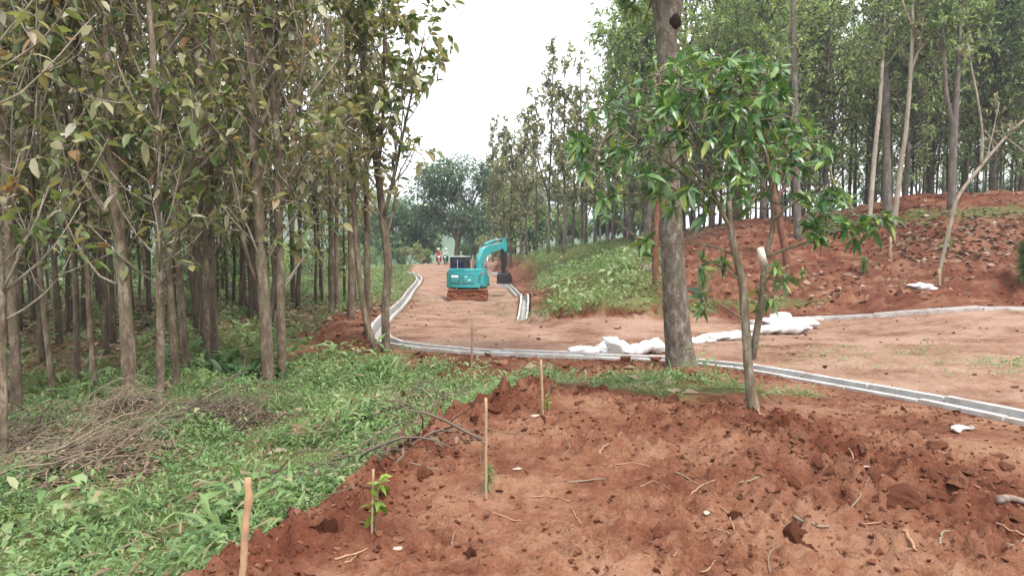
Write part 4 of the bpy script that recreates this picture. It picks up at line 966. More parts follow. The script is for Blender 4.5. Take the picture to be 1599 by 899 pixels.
# ------------------------------------------------------------------ dry brush
def brush(name, label, px, n, sx, sy, hh, L, seed, mat=None):
    r = np.random.RandomState(seed); g = G(*px); wd = Geo()
    for k in range(n):
        x, y = r.randn() * sx, r.randn() * sy; top = hh * math.exp(-(x / sx) ** 2 * .5 - (y / sy) ** 2 * .5)
        z = H(g[0] + x, g[1] + y) - g[2] + r.rand() ** .7 * top
        az = r.normal(.3, 1.0); Lk = r.uniform(*L); el = r.normal(.08, .25)
        pth = curved(r, (x - math.cos(az) * Lk * .5, y - math.sin(az) * Lk * .5, z), (math.cos(az), math.sin(az), el), Lk, 7, -.15, .22)
        zz = hfull(g[0] + pth[:, 0], g[1] + pth[:, 1]) - g[2] + .01; pth[:, 2] = np.maximum(pth[:, 2], zz)
        r0 = r.choice([.004, .006, .009, .014], p=[.4, .35, .18, .07]); wd.tube(pth, np.linspace(r0, r0 * .4, 7), 4, r.rand())
    o = empty(name, g); tag(o, label, 'brush pile', None)
    t_ = mobj('twigs', wd.mesh(name, [mat or M_TWIG]), o); t_['kind'] = 'stuff'
    m_ = n * 5; x = r.randn(m_) * sx; y = r.randn(m_) * sy; top = hh * np.exp(-(x / sx) ** 2 * .5 - (y / sy) ** 2 * .5)
    z = hfull(g[0] + x, g[1] + y) - g[2] + r.rand(m_) * top * .8; ll = r.uniform(.05, .13, m_)
    V, T, t = leaves(np.stack([x, y, z], 1), r.randn(m_, 3), ll, ll * .4, r, .3, 'four', .7, r.rand(m_))
    V[:, 2] = np.maximum(V[:, 2], -.05)
    l_ = mobj('dead_leaves', npmesh(name + '_leaves', V, T, [M_DRY], False, tint=t), o); l_['kind'] = 'stuff'
    return o
brush('brush_pile', 'tangle of dry straw-coloured twigs heaped on the weeds', (150, 735), 400, .52, .40, .42, (.5, 1.3), 1)
brush('brush_pile', 'heap of grey-brown cut twigs and dead leaves behind the straw tangle', (330, 668), 380, .55, .38, .38, (.4, 1.2), 2, M_DEADWOOD)
brush('brush_pile', 'bundle of dry stalks leaning at the pale forked trunk foot', (205, 650), 200, .34, .26, .45, (.5, 1.1), 3)
brush('brush_pile', 'scatter of thin dead branches along the soil platform edge', (560, 755), 70, .40, .2, .16, (.4, 1.0), 4, M_DEADWOOD)
brush('brush_pile', 'wilted brown weeds at the top of the soil platform edge', (655, 640), 110, .30, .2, .22, (.25, .6), 5, M_DEADWOOD)
brush('brush_pile', 'shadowy brush at the left picture edge under the trees', (60, 700), 180, .5, .4, .4, (.5, 1.3), 6, M_DEADWOOD)
def stick(name, label, cat, px, width, mat, lift=.0, bend=.05, group=None, n=9, seed=0, taper=.7, sides=7, knob=0):
    """a stick lying on the ground between picked points"""
    r = np.random.RandomState(seed + int(px[0][0]))
    ps = np.array([GX(u, v) for u, v in px]); q = resample(ps, n); d = q[:, 1].mean(); rad = width * .5 * d / F
    q[:, :2] += r.randn(n, 2) * bend * rad * 2; hz_ = hfull(q[:, 0], q[:, 1]); ln = np.polyval(np.polyfit(np.arange(n), hz_, 1), np.arange(n)); q[:, 2] = np.maximum(ln, hz_ * .6 + ln * .4) + rad * .5 + lift
    g = q[0].copy(); wd = Geo(); rr = np.linspace(rad * .60, rad * .60 * taper, n) * (1 + .08 * r.randn(n))
    wd.tube(q - g, rr, sides, .5, .05, seed)
    return tag(mobj(name, wd.mesh(name, [mat]), None, g), label, cat, group)
M_ROOT = flat_mat('pale_root', (.30, .185, .115), .85, 0, .3, 25, .15, (.22, .09, .05), .6)
M_LOG = flat_mat('log_bark', (.20, .155, .115), .9, 0, .4, 14, .1)
stick('fallen_branch', 'thick fallen branch poking out of the weeds past the twig heap', 'branch', [(355, 662), (390, 645), (420, 631)], 9, M_LOG, .10, seed=1)
stick('fallen_branch', 'thin fallen branch above the grey twig heap', 'branch', [(280, 668), (320, 640), (362, 618)], 6, M_LOG, .16, seed=2)
stick('fallen_branch', 'long bent dead branch lying along the soil platform edge', 'branch', [(430, 775), (500, 742), (560, 712), (600, 702)], 3.5, M_LOG, .09, seed=3)
stick('fallen_branch', 'pale dry stalk lying across the weeds mid slope', 'branch', [(440, 702), (490, 697), (540, 694)], 4, M_TWIG, .15, seed=4)
stick('fallen_branch', 'grey dead branch over the lower weeds beside the sapling', 'branch', [(450, 800), (500, 793), (555, 790)], 3.5, M_DEADWOOD, .10, seed=5)
stick('fallen_branch', 'dead branch curving out of the weeds near the thick stake', 'branch', [(430, 790), (455, 815), (470, 835)], 5, M_DEADWOOD, .12, seed=6)
stick('fallen_branch', 'straw-coloured stick over the weeds at the bottom edge', 'branch', [(180, 885), (260, 850), (330, 828)], 5, M_TWIG, .12, seed=7)

# ------------------------------------------------------------------ loose soil clods
def clod_mesh(seed, sub=2):
    """a broken lump: hull of random points, roughened"""
    r = np.random.RandomState(seed); bm = bmesh.new(); sc = r.uniform(.65, 1.3, 3); sc[2] *= .75
    for k in range(9 if sub == 1 else 15):
        v = r.randn(3); v /= np.linalg.norm(v); bm.verts.new(v * sc * r.uniform(.7, 1.1))
    h = bmesh.ops.convex_hull(bm, input=bm.verts[:]); bmesh.ops.delete(bm, geom=[g_ for g_ in h['geom_interior'] if isinstance(g_, bmesh.types.BMVert)], context='VERTS')
    if sub > 1:
        bmesh.ops.subdivide_edges(bm, edges=bm.edges[:], cuts=sub, use_grid_fill=True); bmesh.ops.triangulate(bm, faces=bm.faces[:])
        ph = r.uniform(0, 6, (4, 3)); fr = r.uniform(2.5, 7.0, (4, 3))
        for v in bm.verts: c = np.array(v.co); v.co = Vector(c * (1 + sum(.07 * math.sin(fr[k] @ c + ph[k, 0]) for k in range(4)) + r.randn() * .045))
    bm.verts.index_update(); V = np.array([v.co[:] for v in bm.verts]); T = np.array([[v.index for v in f_.verts] for f_ in bm.faces]); bm.free(); return V, T
def clod_mat():
    m, nt, b, o = newmat('soil_clod'); co = coords(nt); n2 = noise(nt, 14, 6, .65, co)
    t = attr(nt, 'tint'); f = math_(nt, 'ADD', math_(nt, 'MULTIPLY', n2.outputs[0], .6), math_(nt, 'MULTIPLY', t, .45))
    nt.links.new(ramp(nt, f, [(.28, (.048, .0155, .0088)), (.5, (.100, .037, .021)), (.75, (.185, .088, .053))]).outputs[0], b.inputs['Base Color'])
    b.inputs['Roughness'].default_value = .95; b.inputs['Specular IOR Level'].default_value = .1; bump(nt, b, n2.outputs[0], .8, .02); return m
M_CLOD = clod_mat()
CT = [clod_mesh(400 + k, 1) for k in range(8)]; CB = [clod_mesh(430 + k, 2) for k in range(8)]
rng = np.random.RandomState(77)
def clod_density(x, y, m):
    heap = np.zeros_like(x)
    for hx, hy, ha in heaps: heap = np.maximum(heap, ha * np.exp(-((x - hx) ** 2 + (y - hy) ** 2) / .6))
    ed = m['edge']; rim = np.exp(-((ed + .15) / .3) ** 2) * (x < 2.6)
    smooth = sstep(-.1, .4, fbm(x * .55, y * .55, 33, 2))
    return np.clip(m['mound'] * (.07 + .25 * smooth ** 2 + .95 * heap + .85 * rim) + m['redl'] * .55 + m['right'] * .3, 0, 1)
def clods(name, label, n, x0, x1, y0, y1, smin, smax, tmpl, dens=clod_density):
    x, y, z = scatter_pts(rng, n, x0, x1, y0, y1, dens); N = len(x); s = smin + (smax - smin) * rng.rand(N) ** 3.5
    az = rng.uniform(0, 6.28, N); kk = rng.randint(0, len(tmpl), N); Vs = []; Ts = []; off = 0; tt = []
    for k in range(len(tmpl)):
        q = kk == k; V, T = tmpl[k]; c, s_ = np.cos(az[q])[:, None], np.sin(az[q])[:, None]
        vx = V[None, :, 0] * c - V[None, :, 1] * s_; vy = V[None, :, 0] * s_ + V[None, :, 1] * c
        VV = np.stack([vx, vy, np.broadcast_to(V[None, :, 2], vx.shape)], -1) * s[q][:, None, None] + np.stack([x[q], y[q], z[q] + s[q] * .1], 1)[:, None]
        Vs.append(VV.reshape(-1, 3)); nq = q.sum(); Ts.append((T[None] + (np.arange(nq) * len(V))[:, None, None]).reshape(-1, 3) + off); off += nq * len(V); tt.append(np.repeat(rng.rand(nq), len(V)))
    me = npmesh(name, np.vstack(Vs), np.vstack(Ts), [M_CLOD], False, tint=np.concatenate(tt)); print(name, N)
    tag(mobj(name, me), label, 'soil crumbs', None, 'stuff')
clods('soil_crumbs', 'loose crumbs of red soil strewn over the dug platform', 115000, -3, 8, 3.2, 12, .004, .031, CT)
clods('spoil_crumbs', 'loose red lumps along the drain and on the earth bank', 22000, -6, 30, 11, 44, .02, .14, CT)
clods('road_crumbs', 'small lumps of earth strewn on the dirt road', 16000, -6, 24, 8, 45, .012, .07, CT, lambda x, y, m: m['road'] * np.clip(.05 + .5 * sstep(.1, .6, fbm(x * .5, y * .5, 261, 3)), 0, 1))
spill = lambda x, y, m: np.clip(np.exp(-((np.minimum.reduce([seg_dist(x, y, dr) for dr in DRAINS]) - .36) / .12) ** 2) * sstep(-.2, .3, fbm(x * 1.1, y * 1.1, 281, 2)), 0, 1)
clods('drain_spill', 'crumbs of earth spilled along the drain edges', 36000, -8, 14, 6, 40, .012, .055, CT, spill)
CLM = []
for k in range(8):
    V, T = CB[k]; CLM.append(npmesh('soil_clod', V, T, [M_CLOD], False, tint=np.full(len(V), .15 + .1 * k)))
x, y, z = scatter_pts(rng, 1500, -2.6, 7, 3.3, 10, lambda x, y, m: clod_density(x, y, m) ** 1.6 * (m['mound'] > .8) * .9)
for k in range(min(200, len(x))):
    o = mobj('soil_clod', CLM[k % 8], None, (x[k], y[k], z[k] - .004), (rng.uniform(-.4, .4), rng.uniform(-.4, .4), rng.uniform(0, 6.28))); s = .024 + .075 * rng.rand() ** 2.0; o.scale = (s, s, s)
    tag(o, 'dark red lump of soil lying loose on the dug platform', 'soil clod', 'loose soil clods')
for (u, v, s, lab) in [(1572, 728, .085, 'large dark soil clod near the right picture edge'), (1395, 775, .12, 'biggest dark clod in the churned heap'), (1450, 745, .09, 'crumbly clod behind the biggest one in the heap'), (1250, 685, .10, 'peaked dark clod on top of the churned soil'),
                      (1355, 700, .07, 'round clod behind the churned heap toward the drain'), (1240, 755, .10, 'broad flat clod at the left of the churned heap'), (850, 616, .09, 'dark clod crowning the platform edge by the thin stake'), (676, 655, .10, 'red clod at the turn of the platform edge'),
                      (770, 640, .09, 'clod on the crest beside the tallest thin stake'), (585, 765, .09, 'dark clod on the slope beside the yellow-green sapling'), (735, 865, .05, 'small clod near the bottom, left of centre'), (1130, 628, .10, 'dark earth lump at the small tree foot'), (1585, 605, .07, 'dark lump on the road edge past the drain'), (1560, 612, .05, 'smaller lump on the road next to the dark one')]:
    g = GX(u, v); o = mobj('soil_clod', CLM[(u + v) % 8], None, (g[0], g[1], g[2] + s * .05), (0, 0, u)); o.scale = (s * 1.1, s, s * .8); tag(o, lab, 'soil clod', 'large clods')

# roots and sticks lying on the dug soil
RS = [([(883, 754), (915, 752), (945, 748)], 5, 'pale knobbly root lying level in the middle of the soil'), ([(827, 775), (860, 776), (890, 783)], 4, 'thin root lying just left of centre'), ([(893, 796), (900, 808), (907, 822)], 4, 'short pale root with a split end below the thin one'),
 ([(1055, 740), (1072, 748), (1090, 757)], 4, 'small straight stick right of the level root'), ([(1078, 772), (1098, 761), (1118, 748)], 5, 'brown stick slanting up to the right'), ([(1118, 784), (1135, 800), (1150, 828)], 5, 'curved pale root running toward the viewer'),
 ([(1155, 757), (1175, 750), (1193, 746)], 6, 'brown stick at the left of the churned heap'), ([(1112, 825), (1126, 829), (1140, 835)], 4, 'short twig below the curved pale root'), ([(1097, 897), (1108, 886), (1117, 876)], 6, 'pale stub of root at the bottom edge'),
 ([(1203, 893), (1200, 870), (1212, 858), (1235, 860)], 4, 'hooked thin root near the bottom edge'), ([(935, 708), (943, 700), (951, 694)], 6, 'whitish stick end behind the level root'), ([(952, 684), (961, 680), (971, 677)], 4, 'small pale twig far out on the soil'),
 ([(1240, 804), (1268, 813), (1296, 827)], 8, 'thick whitish stick below the churned heap'), ([(1234, 815), (1241, 828), (1250, 834)], 5, 'curled root beside the thick whitish stick'), ([(1411, 829), (1420, 843), (1430, 860)], 10, 'stubby tan stick pointing at the viewer'),
 ([(1468, 850), (1471, 835), (1484, 829)], 8, 'bent pale root like a hook right of the tan stick'), ([(1348, 816), (1375, 816), (1402, 818)], 4, 'reddish thin root under the churned heap'), ([(1556, 822), (1578, 829), (1599, 838)], 6, 'straw-coloured stick at the right picture edge'),
 ([(1573, 853), (1586, 847), (1602, 840)], 7, 'second tan stick at the right edge below the straw one'), ([(522, 873), (548, 866), (573, 857)], 7, 'long tan stick low on the slope right of the thick stake'), ([(538, 882), (548, 876), (556, 869)], 5, 'short pale stick under the long tan one'),
 ([(706, 851), (708, 840), (711, 830)], 5, 'upright little twig stuck left of centre'), ([(1146, 637), (1160, 636), (1174, 637), (1200, 653)], 5, 'pale surface root running from the small tree'), ([(1178, 626), (1182, 638), (1189, 652)], 6, 'whitish root end at the small tree foot'),
 ([(640, 722), (665, 732), (690, 735)], 4, 'thin root on the slope behind the yellow-green sapling'), ([(1000, 760), (1020, 750), (1045, 765)], 3, 'hair-thin curved root near the middle'), ([(1318, 690), (1330, 715), (1336, 728)], 5, 'dead stalk in the churned heap'), ([(1325, 795), (1345, 770), (1358, 752)], 4, 'thin root arching in the churned heap'),
 ([(960, 725), (990, 722), (1015, 728)], 3, 'fine pale root behind the middle of the platform'), ([(1050, 870), (1058, 855), (1048, 845)], 3, 'fine bent twig near the bottom centre'), ([(880, 690), (890, 700), (880, 712)], 3, 'fine twig near the pale flat stone'), ([(770, 800), (800, 815), (815, 812)], 4, 'short red-brown root left of centre')]
for k, (px, wd_, lab) in enumerate(RS): stick('root', lab, 'root', px, wd_, M_ROOT if k % 3 else M_TWIG, .0, .12, 'roots and sticks on the soil', 9, k)
M_PSTONE = flat_mat('pale_stone', (.36, .30, .26), .85, 0, .15, 20, .2, (.30, .14, .09), .5)
for (u, v, wpx, lab) in [(836, 651, 30, 'flat pale stone on the crest of the platform'), (808, 733, 24, 'pinkish pale stone below the tallest thin stake'), (622, 856, 28, 'pale wood chip on the slope right of the thick stake'), (1103, 802, 24, 'pinkish stone near the curved pale root'), (1232, 826, 22, 'small whitish stone under the thick whitish stick'), (1352, 728, 22, 'grey-white chip on the churned heap')]:
    g = GX(u, v); s = wpx * .42 * g[1] / F; V, T = clod_mesh(u, 2)
    tag(mobj('stone', npmesh('stone', V * [s, s * .7, s * .38], T, [M_PSTONE], True), None, (g[0], g[1], g[2] + s * .12), (0, 0, u)), lab, 'stone', 'pale stones')
# rotten log piece at the right edge, short log on the bank
stick('rotten_log', 'dark rotten log piece with pale underside at the right edge', 'log', [(1556, 789), (1580, 785), (1625, 795)], 22, flat_mat('rotten_wood', (.11, .075, .065), .9, 0, .5, 18, .1, (.34, .28, .25), .6), .0, .1, seed=9, taper=.8, sides=10)
g = G(1010, 432); lg = Geo(); pth = np.array([P(1002, 421, g[1]), P(1016, 424, g[1] + .3), P(1034, 430, g[1] + .8)]); lg.tube(resample(pth, 8) - g, np.full(8, 11 * .5 * 1.7 * g[1] / F), 12, .5, .03)
tag(mobj('short_log', lg.mesh('short_log', [B_BIG]), None, g), 'short grey sawn log lying by the dark red pole-like stem', 'log')

# ------------------------------------------------------------------ concrete drains made of precast U units
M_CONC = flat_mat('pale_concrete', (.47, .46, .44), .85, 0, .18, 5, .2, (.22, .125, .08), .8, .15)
M_CONCIN = flat_mat('inner_shade_concrete', (.37, .365, .36), .8, 0, .2, 6, .2, (.16, .13, .11), .5, .15)  # inner faces coloured darker for the channel's shade, with mud stains over it
PROF = np.array([(-.25, .05), (-.16, .05), (-.13, -.26), (.13, -.26), (.16, .05), (.25, .05), (.23, -.34), (-.23, -.34)])
def drain(name, label, line, unit_len, ws=1.0):
    L = np.concatenate([[0], np.cumsum(np.linalg.norm(np.diff(line, axis=0), axis=1))]); n = int(L[-1] / unit_len)
    tt = np.linspace(0, L[-1], n + 1); c = np.stack([np.interp(tt, L, line[:, k]) for k in range(2)], 1); zz = hbase(c[:, 0], c[:, 1])
    tg = np.gradient(c, axis=0); tg /= np.linalg.norm(tg, axis=1)[:, None]; nrm = np.stack([tg[:, 1], -tg[:, 0]], 1)
    g = np.array([*c[n // 2], zz[n // 2]]); root = empty(name, g); tag(root, label, 'drain')
    r = np.random.RandomState(n)
    for k in range(n):
        s = .012 / unit_len; ends = []; dz = r.uniform(-.012, .012); dn = r.uniform(-.01, .01)
        for t in (s, 1 - s):
            cc = c[k] * (1 - t) + c[k + 1] * t; nn = nrm[k] * (1 - t) + nrm[k + 1] * t; z0 = zz[k] * (1 - t) + zz[k + 1] * t
            ends.append(np.column_stack([cc[0] + nn[0] * (PROF[:, 0] * ws + dn), cc[1] + nn[1] * (PROF[:, 0] * ws + dn), z0 + PROF[:, 1] + dz]) - g)
        V = np.vstack(ends); m = 8; q = np.array([[a_, (a_ + 1) % m, m + (a_ + 1) % m, m + a_] for a_ in range(m)])
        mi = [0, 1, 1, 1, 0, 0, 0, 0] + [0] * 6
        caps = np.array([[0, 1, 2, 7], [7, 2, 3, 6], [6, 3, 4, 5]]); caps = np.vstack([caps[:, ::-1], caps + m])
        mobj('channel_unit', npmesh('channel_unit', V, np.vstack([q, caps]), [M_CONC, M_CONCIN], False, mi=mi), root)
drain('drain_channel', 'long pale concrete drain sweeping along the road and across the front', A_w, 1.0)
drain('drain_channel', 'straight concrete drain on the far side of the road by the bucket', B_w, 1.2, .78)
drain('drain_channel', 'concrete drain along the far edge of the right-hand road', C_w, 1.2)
# ------------------------------------------------------------------ white sacks
def sack_mat():
    m, nt, b, o = newmat('woven_white_sack'); co = coords(nt)
    w1 = nt.nodes.new('ShaderNodeTexWave'); w1.inputs['Scale'].default_value = 60; w1.bands_direction = 'X'; nt.links.new(co, w1.inputs['Vector'])
    n = noise(nt, 7, 5, .6, co); f = ramp(nt, n.outputs[0], [(.5, (0, 0, 0)), (.75, (1, 1, 1))])
    nt.links.new(mix(nt, math_(nt, 'MULTIPLY', f.outputs[0], .45), (.50, .50, .50), (.27, .18, .13)), b.inputs['Base Color'])
    b.inputs['Roughness'].default_value = .6; bump(nt, b, math_(nt, 'ADD', math_(nt, 'MULTIPLY', w1.outputs[0], .1), n.outputs[0]), .5, .02); return m
M_SACK = sack_mat(); M_SEAM = flat_mat('sack_seam', (.30, .24, .19), .8, 0, .3, 30)
def sack(px, lab, L=.75, Wd=.42, Hh=.2, rz=0, lift=0, seed=0, tilt=(0, 0), stand=False, group='white sacks along the road edge'):
    r = np.random.RandomState(seed); g = G(*px) if isinstance(px, tuple) else px; nu, nv = 40, 24
    U_, V_ = np.meshgrid(np.linspace(-1, 1, nu), np.linspace(0, 2 * math.pi, nv, endpoint=False))
    e = np.clip(1 - np.abs(U_) ** 5, 0, 1) ** .5; flatn = 1 - .72 * np.abs(U_) ** 3
    ph = r.uniform(0, 6, 8); wr = sum(np.sin(U_ * r.uniform(3, 9) + V_ * r.randint(1, 5) + ph[k]) * r.uniform(.02, .05) for k in range(8)) + .03 * np.sin(U_ * 26 + V_ * 3) + .10 * np.sin(V_ * 9 + ph[2]) * np.abs(U_) ** 4 + .05 * np.abs(np.sin(U_ * 7 + V_ * 2 + ph[3]))
    x = U_ * L * .5; cy_, sy_ = np.cos(V_), np.sin(V_)
    y = np.sign(cy_) * np.abs(cy_) ** .75 * Wd * .5 * (.55 + .45 * e) * (1 + wr); z = np.sign(sy_) * np.abs(sy_) ** .9 * Hh * .5 * e * flatn * (1 + wr * 2.2)
    z = z + .18 * Hh * np.sin(U_ * r.uniform(1.5, 3) + ph[0]) * (1 - e * .3); y = y + .05 * np.sin(U_ * 2.2 + ph[1])
    V = np.stack([x, y, z], -1).reshape(-1, 3); V[:, 2] = np.maximum(V[:, 2], -Hh * .42)
    i_ = np.arange(nv)[:, None] * nu; i2 = ((np.arange(nv) + 1) % nv)[:, None] * nu; j_ = np.arange(nu - 1)[None]
    q = np.stack([i_ + j_, i_ + j_ + 1, i2 + j_ + 1, i2 + j_], -1).reshape(-1, 4)
    c0, c1 = len(V), len(V) + 1; V = np.vstack([V, V.reshape(nv, nu, 3)[:, 0].mean(0)[None], V.reshape(nv, nu, 3)[:, -1].mean(0)[None]])
    k = np.arange(nv); k2 = (k + 1) % nv; t3 = np.vstack([np.stack([k * nu, k2 * nu, np.full(nv, c0)], -1), np.stack([k2 * nu + nu - 1, k * nu + nu - 1, np.full(nv, c1)], -1)])
    V[:, 2] *= .85; Hh *= .85; lift *= .85
    o = mobj('sack', npmesh('sack', V, [q, t3], [M_SACK], True), None, (g[0], g[1], g[2] + Hh * .40 + lift), (tilt[0], tilt[1], rz)); 
    for s_ in (0, nu - 1):
        ed_ = V[:nu * nv].reshape(nv, nu, 3)[:, s_]; o1 = ed_[np.argmin(ed_[:, 1])]; o2 = ed_[np.argmax(ed_[:, 1])]; sm = Geo(); sm.tube(resample([o1, (o1 + o2) / 2 + [0, 0, .01], o2], 8), np.full(8, .014), 6, .5, .2, seed); mobj('sewn_seam', sm.mesh('sewn_seam', [M_SEAM]), o)
    return tag(o, lab, 'sack', group)
sack((918, 552), 'flat white sack at the left end of the sack row', .74, .40, .16, .1, 0, 1)
sack((960, 549), 'crumpled white sack behind the upright one, second in the row', .66, .42, .24, -.3, .03, 2)
sack((957, 554), 'small white sack standing upright against the row', .40, .30, .20, 1.3, .10, 3, (0, 1.15))
sack((988, 550), 'half-empty sagging white sack left of the thick trunk', .6, .42, .20, .5, 0, 4)
sack((1017, 549), 'plump white sack partly hidden by the thick trunk', .62, .46, .28, -.2, 0.02, 5)
sack((1090, 536), 'low white sack just right of the thick trunk', .62, .40, .15, .3, 0, 6)
sack((1118, 530), 'long white sack with a tapering end before the small tree', .85, .44, .20, -.5, 0, 7)
sack((1148, 528), 'white sack behind the two stems of the small tree', .75, .46, .22, .2, .01, 8)
sack((1185, 523), 'white sack at the foot of the big heap of sacks', .8, .5, .26, -.1, 0, 9)
sack((1205, 515), 'white sack wedged behind in the big heap', .8, .5, .28, .4, .10, 10)
sack((1232, 520), 'wide bulging white sack in front of the big heap', 1.05, .6, .36, .05, .0, 11)
sack((1219, 511), 'white sack peaking on top of the big heap', .6, .42, .26, .9, .20, 12, (.1, .25))
sack((1252, 512), 'white sack at the right end of the big heap', .85, .55, .34, -.3, .06, 13)
sack((1440, 455), 'single white sack lying alone below the bare leaning tree', .95, .5, .28, .15, 0, 14, group='lone sacks')
sack((1500, 669), 'crumpled scrap of white plastic on the soil by the drain', .22, .11, .05, .2, 0, 15, group='lone sacks')

# ------------------------------------------------------------------ stakes and saplings
M_STAKE = flat_mat('raw_stake', (.36, .23, .135), .8, 0, .45, 22, .2, (.18, .10, .06), .5, .3)
M_BAMB = flat_mat('bamboo_stick', (.30, .21, .13), .7, 0, .2, 25, .25)
def stake(label, top, bot, wpx, mat, n=12, seed=0, notch=False, d=None):
    g = GX(*bot); dd = g[1]; r = np.random.RandomState(seed); p1 = P(top[0], top[1], dd); q = np.linspace(0, 1, n)[:, None] * (p1 - g) + 0
    q = np.vstack([[-(p1 - g) * .06], q]); q[:, :2] += r.randn(n + 1, 2) * wpx * .05 * dd / F; rr = np.full(n + 1, wpx * .40 * dd / F) * (1 + .05 * r.randn(n + 1))
    if notch: rr[-4:] *= [1.3, 1.02, .80, .95]; q[-5:-2, 0] += .006
    w_ = Geo(); w_.tube(q, rr, 8 if notch else 6, .5, .05, seed)
    return tag(mobj('stake', w_.mesh('stake', [mat]), None, g), label, 'stake', 'planting stakes')
stake('thick hand-cut wooden stake with a notch at the lower left', (388, 746), (378, 905), 15, M_STAKE, 14, 1, True)
stake('short bamboo stake beside the yellow-green sapling', (583, 732), (581, 832), 5, M_BAMB, 8, 2)
stake('tallest thin bamboo stake left of centre', (759, 621), (759, 778), 6, M_BAMB, 10, 3)
stake('thin stake on the platform crest by the flat pale stone', (845, 562), (848, 646), 5, M_BAMB, 8, 4)
stake('dark thin stake in the weeds before the drain', (738, 501), (736, 598), 5, flat_mat('dark_stake', (.20, .12, .08), .8, 0, .3, 20), 8, 5)
stake('short dark peg in the turf right of the crest stake', (862, 598), (862, 612), 4, flat_mat('peg', (.07, .05, .04), .8), 4, 6)
stake('pale post at the foot of the bare leaning tree', (1466, 420), (1467, 446), 5, M_BAMB, 4, 7)
stake('pale post on the red earth under the glossy leaf spray', (1390, 370), (1391, 402), 5, M_BAMB, 4, 8)
def sapling(label, px, h, n, L, wr, mat, fuzz=False, seed=0):
    g = GX(*px); r = np.random.RandomState(seed); root = empty('sapling', g); tag(root, label, 'sapling', 'planted saplings')
    sg = Geo(); p_ = curved(r, (.02, 0, -.02), (0, 0, 1), h, 6, .1, .05); sg.tube(p_, np.linspace(.006, .003, 6), 5); mobj('stem', sg.mesh('sapling_stem', [B_SMALL]), root)
    t = r.uniform(.35 if not fuzz else .3, 1, n); f = t * 5; a_ = np.minimum(f.astype(int), 4); pp = p_[a_] + (p_[a_ + 1] - p_[a_]) * (f - a_)[:, None]
    ll = r.uniform(*L, n); D = r.randn(n, 3) + [0, 0, .4]
    if fuzz: V, T, t_ = leaves(pp, D, ll, ll * wr, r, .3, 'five', .5)
    else:
        V, T, t_ = leaves(pp, D, ll, ll * wr, r, .5, 'eight', .3)
    mobj('foliage', npmesh('sapling_leaves', V, T, [mat], True, tint=t_), root)
sapling('yellow-green broad-leaved sapling tied to the short bamboo stake', (580, 830), .32, 26, (.06, .12), .5, M_YOUNG, False, 1)
sapling('small feathery green sapling at the tallest thin stake', (757, 768), .20, 320, (.03, .08), .06, M_GRASS, True, 2)
sapling('tiny yellowish sapling at the stake by the flat pale stone', (851, 646), .22, 60, (.03, .06), .25, M_YOUNG, True, 3)
sapling('feathery pine-like seedling on the red earth below the leaf spray', (1348, 428), .75, 900, (.15, .34), .04, M_GRASS, True, 4)
sapling('feathery green seedling seen between thick trunk and small tree', (1096, 462), 1.0, 900, (.15, .36), .04, M_GRASS, True, 5)
sapling('soft feathery young conifer cut by the right picture edge', (1598, 452), 1.6, 1800, (.2, .5), .035, M_FERN, True, 6)
sapling('leafy young weed on the red earth left of the reddened stem', (1250, 440), .5, 60, (.12, .25), .35, M_GREEN, False, 7)
sapling('low green weed on the slope below the grassy ledge', (1478, 392), .7, 120, (.15, .3), .4, M_GREEN, False, 8)

# ------------------------------------------------------------------ excavator
M_TEAL = flat_mat('teal_paint', (.010, .29, .315), .35, 0, .10, 6, .5, (.20, .17, .12), .45)
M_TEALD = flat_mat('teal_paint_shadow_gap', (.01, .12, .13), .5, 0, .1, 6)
M_GLASS, nt_, b_, o_ = newmat('dark_cab_glass'); b_.inputs['Base Color'].default_value = (.02, .022, .04, 1); b_.inputs['Roughness'].default_value = .08; b_.inputs['Specular IOR Level'].default_value = .6
nn_ = noise(nt_, 3, 3); nt_.links.new(ramp(nt_, nn_.outputs[0], [(.4, (.012, .012, .03)), (.7, (.05, .045, .07))]).outputs[0], b_.inputs['Base Color'])
M_BLK = flat_mat('black_paint_and_shade', (.018, .018, .022), .5, 0, .3, 8, .4, (.08, .05, .04), .3)  # real black on most parts; on the arm it paints shade
M_GREY = flat_mat('grey_trim', (.40, .40, .44), .5, 0, .15, 8)
M_MUD = flat_mat('mud_caked_steel', (.20, .075, .04), .9, 0, .45, 5, .15, (.075, .035, .025), .7, .6)
M_WHITE = flat_mat('white_decal', (.82, .84, .84), .45, 0, .05, 8)
M_CHROME = flat_mat('hydraulic_rod', (.55, .56, .58), .25, .8, .1, 8)
M_LAMP = flat_mat('red_lamp', (.35, .02, .02), .3)
def from_bm(name, bm, mat, parent, bev=0.0, seg=2, loc=None, rot=None, smooth=False):
    if bev:
        bmesh.ops.bevel(bm, geom=[e for e in bm.edges], offset=bev, segments=seg, profile=.6, affect='EDGES', clamp_overlap=True)
    me = bpy.data.meshes.new(name); bmesh.ops.recalc_face_normals(bm, faces=bm.faces[:]); bm.to_mesh(me); bm.free(); me.materials.append(mat)
    if smooth:
        for p_ in me.polygons: p_.use_smooth = True
    return mobj(name, me, parent, loc, rot)
def box(name, mat, parent, size, loc, rot=(0, 0, 0), bev=.02):
    bm = bmesh.new(); bmesh.ops.create_cube(bm, size=1)
    for v in bm.verts: v.co = Vector((v.co.x * size[0], v.co.y * size[1], v.co.z * size[2]))
    return from_bm(name, bm, mat, parent, min(bev, min(size) * .3), 2, loc, rot)
